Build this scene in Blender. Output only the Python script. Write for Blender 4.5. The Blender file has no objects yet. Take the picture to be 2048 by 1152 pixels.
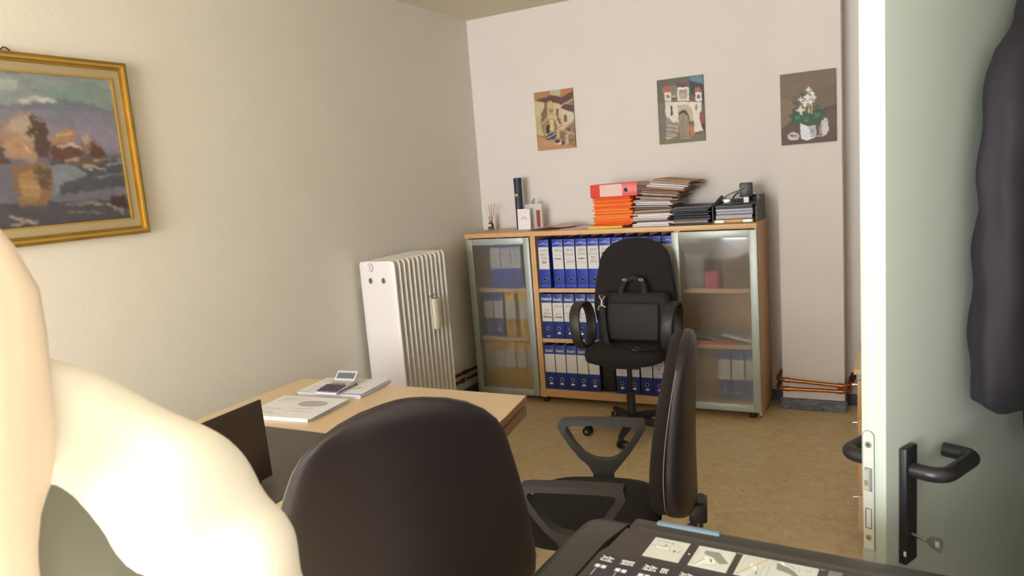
import bpy, bmesh, math, random
import numpy as np
from mathutils import Vector, Matrix
PI = math.pi
S = bpy.context.scene
COL = S.collection
random.seed(7)

# ------------------------------------------------------------ camera, light, exposure
def cam_matrix(yaw, pitch, roll):
    f = Vector((-math.sin(yaw)*math.cos(pitch), math.cos(yaw)*math.cos(pitch), math.sin(pitch)))
    r = Vector((math.cos(yaw), math.sin(yaw), 0)); u = r.cross(f)
    c, s = math.cos(roll), math.sin(roll)
    R_, U_ = c*r + s*u, -s*r + c*u
    return Matrix((R_, U_, -f)).transposed()
cd = bpy.data.cameras.new('camera'); cam = bpy.data.objects.new('camera', cd); COL.objects.link(cam)
cd.sensor_width = 36.0; cd.lens = 36.0*1468.43/2048; cd.clip_start = 0.02
cam.matrix_world = Matrix.Translation((2.8373, -4.9051, 1.577)) @ cam_matrix(math.radians(28.2031), math.radians(-8.4918), math.radians(-4.5104)).to_4x4()
cd.dof.use_dof = True; cd.dof.focus_distance = 3.4; cd.dof.aperture_fstop = 9.0
S.camera = cam

W = bpy.data.worlds.new('world'); S.world = W; W.use_nodes = True
bg = W.node_tree.nodes['Background']; bg.inputs[0].default_value = (0.75, 0.87, 1.0, 1); bg.inputs[1].default_value = 2.0

def lamp(name, kind, loc, direction, energy, color, **kw):
    d = bpy.data.lights.new(name, kind); d.energy = energy; d.color = color
    for k, v in kw.items(): setattr(d, k, v)
    o = bpy.data.objects.new(name, d); COL.objects.link(o); o.location = loc
    o.rotation_euler = Vector(direction).to_track_quat('-Z', 'Y').to_euler()
    return o
el = math.radians(15)
lamp('sun', 'SUN', (0, -12, 5), (0.407*math.cos(el), 0.914*math.cos(el), -math.sin(el)), 60, (1.0, 0.93, 0.82), angle=math.radians(0.6))
# daylight coming in through the two windows behind the camera
lamp('window_daylight', 'AREA', (1.50, -7.90, 1.55), (-0.02, 1, 0.02), 252, (0.97, 0.985, 1.0), shape='RECTANGLE', size=1.5, size_y=1.6)
lamp('balcony_daylight', 'AREA', (0.52, -7.90, 1.40), (0.1, 1, 0.03), 56, (0.97, 0.985, 1.0), shape='RECTANGLE', size=0.36, size_y=2.3)
lamp('corridor_fill', 'AREA', (4.28, -4.3, 1.5), (-1, 0.12, 0), 3, (0.86, 0.97, 0.95), shape='RECTANGLE', size=1.2, size_y=1.6)  # added fill lamp in the corridor to brighten the door face
S.view_settings.view_transform = 'Standard'; S.view_settings.look = 'None'
S.view_settings.exposure = 0.0; S.view_settings.gamma = 1.0
S.view_settings.use_curve_mapping = False

# ------------------------------------------------------------ materials
def lin(h):
    c = [int(h[i:i+2], 16)/255 for i in (0, 2, 4)]
    return tuple((x/12.92 if x <= 0.04045 else ((x+0.055)/1.055)**2.4) for x in c)
MATS = {}
def mat(name, hexc, rough=0.5, metal=0.0, noise=0.0, scale=20.0, bump=0.0, bscale=200.0, spec=0.5, coat=0.0, sheen=0.0, stretch=None):
    if name in MATS: return MATS[name]
    m = bpy.data.materials.new(name); m.use_nodes = True; nt = m.node_tree; N = nt.nodes; L = nt.links
    b = N['Principled BSDF']; c = lin(hexc)
    b.inputs['Base Color'].default_value = (*c, 1); b.inputs['Roughness'].default_value = rough
    b.inputs['Metallic'].default_value = metal; b.inputs['Specular IOR Level'].default_value = spec
    b.inputs['Coat Weight'].default_value = coat; b.inputs['Sheen Weight'].default_value = sheen
    tc = N.new('ShaderNodeTexCoord'); src = tc.outputs['Object']
    if stretch:
        mp = N.new('ShaderNodeMapping'); mp.inputs['Scale'].default_value = stretch
        L.new(src, mp.inputs[0]); src = mp.outputs[0]
    if noise > 0:
        t = N.new('ShaderNodeTexNoise'); t.inputs['Scale'].default_value = scale; t.inputs['Detail'].default_value = 5
        L.new(src, t.inputs['Vector'])
        r = N.new('ShaderNodeValToRGB'); r.color_ramp.elements[0].position = 0.3; r.color_ramp.elements[1].position = 0.7
        r.color_ramp.elements[0].color = (*[x*(1-noise) for x in c], 1)
        r.color_ramp.elements[1].color = (*[min(1, x*(1+noise)) for x in c], 1)
        L.new(t.outputs['Fac'], r.inputs[0]); L.new(r.outputs[0], b.inputs['Base Color'])
    if bump > 0:
        t2 = N.new('ShaderNodeTexNoise'); t2.inputs['Scale'].default_value = bscale; t2.inputs['Detail'].default_value = 3
        L.new(src, t2.inputs['Vector']); bp = N.new('ShaderNodeBump'); bp.inputs['Strength'].default_value = bump; bp.inputs['Distance'].default_value = 0.002
        L.new(t2.outputs['Fac'], bp.inputs['Height']); L.new(bp.outputs[0], b.inputs['Normal'])
    MATS[name] = m; return m
def mat_attr():
    m = bpy.data.materials.new('painted_print'); m.use_nodes = True; N = m.node_tree.nodes
    b = N['Principled BSDF']; a = N.new('ShaderNodeAttribute'); a.attribute_name = 'Col'
    m.node_tree.links.new(a.outputs['Color'], b.inputs['Base Color']); b.inputs['Roughness'].default_value = 0.55
    MATS['print'] = m; return m
mat_attr()
def mat_floor():
    m = bpy.data.materials.new('linoleum'); m.use_nodes = True; N = m.node_tree.nodes; L = m.node_tree.links; b = N['Principled BSDF']
    tc = N.new('ShaderNodeTexCoord')
    t = N.new('ShaderNodeTexNoise'); t.inputs['Scale'].default_value = 14; t.inputs['Detail'].default_value = 8; t.inputs['Roughness'].default_value = 0.7; t.inputs['Distortion'].default_value = 1.2
    L.new(tc.outputs['Object'], t.inputs['Vector'])
    r = N.new('ShaderNodeValToRGB'); e = r.color_ramp.elements
    e[0].position = 0.33; e[0].color = (*lin('c2ac80'), 1); e[1].position = 0.68; e[1].color = (*lin('dcc99e'), 1)
    k = r.color_ramp.elements.new(0.5); k.color = (*lin('d1bb8d'), 1)
    L.new(t.outputs['Fac'], r.inputs[0])
    v = N.new('ShaderNodeTexNoise'); v.inputs['Scale'].default_value = 45; v.inputs['Detail'].default_value = 4
    L.new(tc.outputs['Object'], v.inputs['Vector'])
    r2 = N.new('ShaderNodeValToRGB'); r2.color_ramp.elements[0].position = 0.64; r2.color_ramp.elements[1].position = 0.72
    L.new(v.outputs['Fac'], r2.inputs[0])
    mx = N.new('ShaderNodeMix'); mx.data_type = 'RGBA'; L.new(r2.outputs[0], mx.inputs[0]); L.new(r.outputs[0], mx.inputs[6]); mx.inputs[7].default_value = (*lin('aa9062'), 1)
    L.new(mx.outputs[2], b.inputs['Base Color']); b.inputs['Roughness'].default_value = 0.38
    MATS['floor'] = m
mat_floor()
def mat_frost():
    m = bpy.data.materials.new('frosted_glass'); m.use_nodes = True; N = m.node_tree.nodes; L = m.node_tree.links
    N.remove(N['Principled BSDF']); out = N['Material Output']
    rf = N.new('ShaderNodeBsdfRefraction'); rf.inputs['IOR'].default_value = 1.20; rf.inputs['Roughness'].default_value = 0.36; rf.inputs['Color'].default_value = (0.97, 0.98, 0.98, 1)
    df = N.new('ShaderNodeBsdfDiffuse'); df.inputs['Color'].default_value = (*lin('b9bcb8'), 1)
    gl = N.new('ShaderNodeBsdfGlossy'); gl.inputs['Roughness'].default_value = 0.04; gl.inputs['Color'].default_value = (1, 1, 1, 1)
    m1 = N.new('ShaderNodeMixShader'); m1.inputs[0].default_value = 0.12; L.new(rf.outputs[0], m1.inputs[1]); L.new(df.outputs[0], m1.inputs[2])
    m2 = N.new('ShaderNodeMixShader'); fr = N.new('ShaderNodeFresnel'); fr.inputs[0].default_value = 1.5
    L.new(fr.outputs[0], m2.inputs[0]); L.new(m1.outputs[0], m2.inputs[1]); L.new(gl.outputs[0], m2.inputs[2]); L.new(m2.outputs[0], out.inputs[0])
    MATS['frost'] = m
mat_frost()
def mat_clear():
    m = bpy.data.materials.new('clear_plastic'); m.use_nodes = True; b = m.node_tree.nodes['Principled BSDF']
    b.inputs['Base Color'].default_value = (0.30, 0.33, 0.38, 1); b.inputs['Alpha'].default_value = 0.38; b.inputs['Roughness'].default_value = 0.1
    MATS['clear'] = m
mat_clear()
MATS['acrylic'] = MATS['clear'].copy(); MATS['acrylic'].name = 'clear_acrylic'; MATS['acrylic'].node_tree.nodes['Principled BSDF'].inputs['Base Color'].default_value = (0.85, 0.86, 0.86, 1)
M_wallL = mat('wall_plaster_left', 'dedace', 0.9, bump=0.25, bscale=90, noise=0.012, scale=4)
M_wallB = mat('wall_plaster_back', 'dad3ce', 0.9, bump=0.25, bscale=90, noise=0.012, scale=4)
M_ceil = mat('ceiling_paint', 'd8d0bb', 0.95)
M_skirt = mat('grey_skirting', '595c66', 0.45, noise=0.2, scale=25, bump=0.2)
M_beech = mat('beech_laminate', 'd3a778', 0.42, noise=0.045, scale=9, stretch=(1, 1, 14))
M_desk = mat('desk_laminate', 'd8bd98', 0.35, noise=0.03, scale=8, stretch=(2, 14, 1))
M_deskedge = mat('desk_edge', 'a5805c', 0.5)
M_alu = mat('brushed_aluminium', 'a9b1ac', 0.45, metal=0.35, spec=0.5)
M_black = mat('black_plastic', '211f22', 0.42)
M_arm = mat('arm_nylon', '2b2928', 0.5, bump=0.15, bscale=700)
M_fabric = mat('black_fabric', '1d191a', 0.95, bump=0.5, bscale=900, noise=0.1, scale=300)
M_shell = mat('chair_shell', '251f27', 0.42, bump=0.08, bscale=900)
M_seam_glint = mat('seam_glint', '8a8a8e', 0.5)
M_wht = mat('white_plastic', 'dfe6e1', 0.4)
M_paper = mat('white_paper', 'e3e3e6', 0.8)
M_label = mat('spine_label', 'd5d1cc', 0.75)
M_blue = mat('binder_blue', '2c3fa0', 0.45, noise=0.05, scale=30)
M_bluedk = mat('binder_navy', '24367f', 0.45)
M_yel = mat('binder_yellow', 'd8a424', 0.5)
M_dark = mat('dark_hole', '0c0c0e', 0.8)
M_steel = mat('steel', 'b9bcc0', 0.28, metal=1.0)
M_ink = mat('ink', '2a2a30', 0.8)
M_whiteink = mat('white_ink', 'e6e8ee', 0.7)
M_copper = mat('copper_pipe', 'a8643c', 0.3, metal=0.85, noise=0.15, scale=30)
M_copperdk = mat('copper_tarnished', '5d3a2c', 0.45, metal=0.7, noise=0.2, scale=30)
M_rad = mat('radiator_enamel', 'dcd8cf', 0.35)
M_radside = mat('radiator_enamel_end', 'd9d3d4', 0.4)
M_door = mat('door_paint', 'aeb8b1', 0.42)
M_copier = mat('copier_black', '353331', 0.36, bump=0.1, bscale=900)

# ------------------------------------------------------------ mesh helpers
class MB:
    def __init__(s): s.bm = bmesh.new()
    def box(s, c, d, rot=None, bevel=0.0, seg=2):
        r = bmesh.ops.create_cube(s.bm, size=1.0); vs = r['verts']
        M = Matrix.Translation(c) @ (rot.to_4x4() if rot else Matrix.Identity(4)) @ Matrix.Diagonal((d[0], d[1], d[2], 1))
        bmesh.ops.transform(s.bm, matrix=M, verts=vs)
        if bevel > 0:
            es = list({e for v in vs for e in v.link_edges})
            bmesh.ops.bevel(s.bm, geom=es, offset=bevel, segments=seg, affect='EDGES', profile=0.5)
        return s
    def bx(s, x0, x1, y0, y1, z0, z1, bevel=0.0, seg=2):
        return s.box(((x0+x1)/2, (y0+y1)/2, (z0+z1)/2), (abs(x1-x0), abs(y1-y0), abs(z1-z0)), None, bevel, seg)
    def cyl(s, a, b, r, n=16, r2=None, caps=True):
        a, b = Vector(a), Vector(b); d = b-a; q = d.to_track_quat('Z', 'Y')
        ra = [s.bm.verts.new(a + q @ Vector((r*math.cos(t), r*math.sin(t), 0))) for t in [2*PI*i/n for i in range(n)]]
        rr = r if r2 is None else r2
        rb = [s.bm.verts.new(b + q @ Vector((rr*math.cos(t), rr*math.sin(t), 0))) for t in [2*PI*i/n for i in range(n)]]
        for i in range(n): s.bm.faces.new((ra[i], ra[(i+1) % n], rb[(i+1) % n], rb[i]))
        if caps: s.bm.faces.new(ra[::-1]); s.bm.faces.new(rb)
        return s
    def rings(s, rs, close=False, cap=True):
        vr = [[s.bm.verts.new(p) for p in r] for r in rs]; n = len(vr[0]); k = len(vr)
        for j in range(k if close else k-1):
            A, B = vr[j], vr[(j+1) % k]
            for i in range(n): s.bm.faces.new((A[i], A[(i+1) % n], B[(i+1) % n], B[i]))
        if cap and not close: s.bm.faces.new(vr[0][::-1]); s.bm.faces.new(vr[-1])
        return s
    def tube(s, pts, r, n=12, close=False, rv=None, sect=None):
        # sect = (width, height, up vector) for a flat oval section
        P_ = [Vector(p) for p in pts]; k = len(P_); rs = []; up = None
        for j in range(k):
            a = P_[(j-1) % k] if (close or j > 0) else P_[j]; b = P_[(j+1) % k] if (close or j < k-1) else P_[j]
            t = (b-a).normalized()
            if sect:
                w_ = Vector(sect[2]).normalized(); h_ = t.cross(w_).normalized()
                ring = []
                for i in range(n):
                    th = 2*PI*i/n; c_, s_ = math.cos(th), math.sin(th); e_ = 0.55
                    ring.append(P_[j] + w_*(sect[0]/2*math.copysign(abs(c_)**e_, c_)) + h_*(sect[1]/2*math.copysign(abs(s_)**e_, s_)))
                rs.append(ring); continue
            if up is None:
                up = Vector((0, 0, 1)) if abs(t.z) < 0.9 else Vector((1, 0, 0))
            x_ = up.cross(t).normalized(); y_ = t.cross(x_).normalized(); up = y_
            rr = rv[j] if rv else r
            rs.append([P_[j] + x_*(rr*math.cos(2*PI*i/n)) + y_*(rr*math.sin(2*PI*i/n)) for i in range(n)])
        return s.rings(rs, close=close)
    def prism(s, pts, ext, off=(0, 0, 0)):
        # polygon (list of 3D points) extruded by vector ext
        a = [s.bm.verts.new(Vector(p)+Vector(off)) for p in pts]; b = [s.bm.verts.new(Vector(p)+Vector(off)+Vector(ext)) for p in pts]; n = len(a)
        s.bm.faces.new(a[::-1]); s.bm.faces.new(b)
        for i in range(n): s.bm.faces.new((a[i], a[(i+1) % n], b[(i+1) % n], b[i]))
        return s
    def lathe(s, prof, c=(0, 0, 0), n=24, sx=1, sy=1):
        rs = [[Vector((c[0]+r*sx*math.cos(2*PI*i/n), c[1]+r*sy*math.sin(2*PI*i/n), c[2]+z)) for i in range(n)] for r, z in prof]
        return s.rings(rs)
    def ball(s, c, r, sc=(1, 1, 1), seg=16):
        q = bmesh.ops.create_uvsphere(s.bm, u_segments=seg, v_segments=max(6, seg//2), radius=r)
        bmesh.ops.transform(s.bm, matrix=Matrix.Translation(c) @ Matrix.Diagonal((*sc, 1)), verts=q['verts']); return s
    def bevel_all(s, off, seg=2, ang=35):
        es = [e for e in s.bm.edges if len(e.link_faces) == 2 and e.calc_face_angle(0) > math.radians(ang)]
        bmesh.ops.bevel(s.bm, geom=es, offset=off, segments=seg, affect='EDGES', profile=0.5); return s
    def mesh(s, name, m, smooth=35):
        bmesh.ops.recalc_face_normals(s.bm, faces=s.bm.faces[:])
        me = bpy.data.meshes.new(name); s.bm.to_mesh(me); s.bm.free(); me.materials.append(m)
        if smooth:
            me.polygons.foreach_set('use_smooth', [True]*len(me.polygons)); me.set_sharp_from_angle(angle=math.radians(smooth))
        return me
    def build(s, name, m, parent=None, smooth=35, loc=None, rot=None):
        o = bpy.data.objects.new(name, s.mesh(name, m, smooth)); COL.objects.link(o)
        if parent: o.parent = parent
        if loc is not None: o.location = loc
        if rot is not None: o.rotation_euler = rot
        return o
def tag(o, label, cat, group=None, kind=None):
    o['label'] = label
    if cat: o['category'] = cat
    if group: o['group'] = group
    if kind: o['kind'] = kind
    return o
def thing(name, label, cat, loc=(0, 0, 0), rz=0.0, group=None):
    o = bpy.data.objects.new(name, None); COL.objects.link(o); o.location = loc; o.rotation_euler = (0, 0, rz); o.empty_display_size = 0.05
    return tag(o, label, cat, group)
def struct(o, label=None):
    o['kind'] = 'structure'
    if label: o['label'] = label
    return o
def copy_tree(o, parent=None):
    c = o.copy(); COL.objects.link(c)
    if parent: c.parent = parent
    for ch in list(KIDS.get(o.name, [])): copy_tree(ch, c)
    return c
KIDS = {}
def text(name, s, size, m, parent, org, xd, ud, align='LEFT', shear=0.0, bold=0.0, line=0.95, spacing=1.0, wscale=1.0):
    cu = bpy.data.curves.new('t', 'FONT'); cu.body = s; cu.size = size; cu.align_x = align; cu.shear = shear
    cu.offset = bold; cu.space_line = line; cu.space_character = spacing; cu.resolution_u = 2
    t = bpy.data.objects.new('t', cu); COL.objects.link(t)
    me = bpy.data.meshes.new_from_object(t.evaluated_get(bpy.context.evaluated_depsgraph_get()))
    bpy.data.objects.remove(t); bpy.data.curves.remove(cu)
    xd, ud = Vector(xd).normalized(), Vector(ud).normalized(); nd = xd.cross(ud)
    Mx = Matrix((xd*wscale, ud, nd)).transposed().to_4x4(); Mx.translation = Vector(org)
    me.transform(Mx); me.materials.clear(); me.materials.append(m)
    o = bpy.data.objects.new(name, me); COL.objects.link(o); o.parent = parent; me.name = name
    return o

# ------------------------------------------------------------ painted prints (colour per mesh vertex, pure pigment)
class Canvas:
    def __init__(s, nx, ny, base):
        s.nx, s.ny = nx, ny; s.im = np.zeros((ny, nx, 3)); s.im[:] = lin(base)
        s.X, s.Y = np.meshgrid(np.linspace(0, 1, nx), np.linspace(0, 1, ny))
    def poly(s, c, pts):
        n = len(pts)//2; P_ = [(pts[2*i]/1000, pts[2*i+1]/1000) for i in range(n)]; ins = np.zeros(s.X.shape, bool)
        for i in range(n):
            (x1, y1), (x2, y2) = P_[i], P_[(i+1) % n]
            if y1 == y2: continue
            cnd = ((y1 > s.Y) != (y2 > s.Y)) & (s.X < (x2-x1)*(s.Y-y1)/(y2-y1)+x1)
            ins ^= cnd
        s.im[ins] = lin(c)
    def ell(s, c, pts):
        cx, cy, ex, ey = [p/1000 for p in pts]; rx, ry = max(abs(ex-cx), .004), max(abs(ey-cy), .004)
        s.im[((s.X-cx)/rx)**2+((s.Y-cy)/ry)**2 < 1] = lin(c)
    def line(s, c, w, pts, asp=1.0):
        n = len(pts)//2; w = w/2000
        for i in range(n-1):
            x1, y1, x2, y2 = [p/1000 for p in pts[2*i:2*i+4]]
            dx, dy = x2-x1, (y2-y1)*asp; L2 = dx*dx+dy*dy+1e-9
            t = np.clip(((s.X-x1)*dx+(s.Y-y1)*asp*dy)/L2, 0, 1)
            d = np.hypot(s.X-x1-t*dx, (s.Y-y1)*asp-t*dy); s.im[d < max(w, 0.6/s.nx)] = lin(c)
    def draw(s, spec, asp):
        for k, c, w, pts in spec:
            if k == 'p': s.poly(c, pts)
            elif k == 'e': s.ell(c, pts)
            else: s.line(c, w, pts, asp)
        return s
    def brush(s, amp, seed=1, ox=3, oy=2, drag=1.5, blur=1, sat=0.86):
        r = np.random.RandomState(seed); n = r.rand(s.ny//oy+2, s.nx//ox+2); n = np.kron(n, np.ones((oy, ox)))[:s.ny, :s.nx]
        n2 = r.rand(s.ny//(oy*4)+2, s.nx//(ox*4)+2); n2 = np.kron(n2, np.ones((oy*4, ox*4)))[:s.ny, :s.nx]
        s.im *= (1+amp*(n-.5)+amp*(n2-.5))[..., None]
        # paint strokes: the edges of the colour areas are dragged a little
        wx = np.kron(r.rand(s.ny//4+2, s.nx//6+2)-.5, np.ones((4, 6)))[:s.ny, :s.nx]*drag; wy = np.kron(r.rand(s.ny//4+2, s.nx//6+2)-.5, np.ones((4, 6)))[:s.ny, :s.nx]*drag*0.6
        J, I = np.meshgrid(np.arange(s.nx), np.arange(s.ny)); s.im = s.im[np.clip((I+wy).astype(int), 0, s.ny-1), np.clip((J+wx).astype(int), 0, s.nx-1)]
        g_ = s.im.mean(-1, keepdims=True); s.im = g_+(s.im-g_)*sat
        for _ in range(blur):
            k = s.im.copy(); k[1:-1, 1:-1] = (s.im[1:-1, 1:-1]*2+s.im[:-2, 1:-1]+s.im[2:, 1:-1]+s.im[1:-1, :-2]+s.im[1:-1, 2:])/6; s.im = k
        return s
    def build(s, name, parent, org, xd, yd, w, h):
        # org = top-left corner, xd to the right, yd downwards
        xd, yd = np.array(xd, float), np.array(yd, float); org = np.array(org, float)
        V = org + s.X[..., None]*w*xd + s.Y[..., None]*h*yd; V = V.reshape(-1, 3)
        idx = np.arange(s.nx*s.ny).reshape(s.ny, s.nx)
        F = np.stack([idx[:-1, :-1], idx[1:, :-1], idx[1:, 1:], idx[:-1, 1:]], -1).reshape(-1, 4)
        me = bpy.data.meshes.new(name); me.vertices.add(len(V)); me.vertices.foreach_set('co', V.ravel())
        me.loops.add(F.size); me.polygons.add(len(F)); me.loops.foreach_set('vertex_index', F.ravel())
        me.polygons.foreach_set('loop_start', np.arange(0, F.size, 4)); me.update(calc_edges=True)
        a = me.color_attributes.new('Col', 'FLOAT_COLOR', 'POINT'); c4 = np.ones((len(V), 4)); c4[:, :3] = np.clip(s.im.reshape(-1, 3), 0, 1); a.data.foreach_set('color', c4.ravel())
        me.materials.append(MATS['print']); me.validate()
        o = bpy.data.objects.new(name, me); COL.objects.link(o)
        if parent: o.parent = parent
        return o
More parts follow.
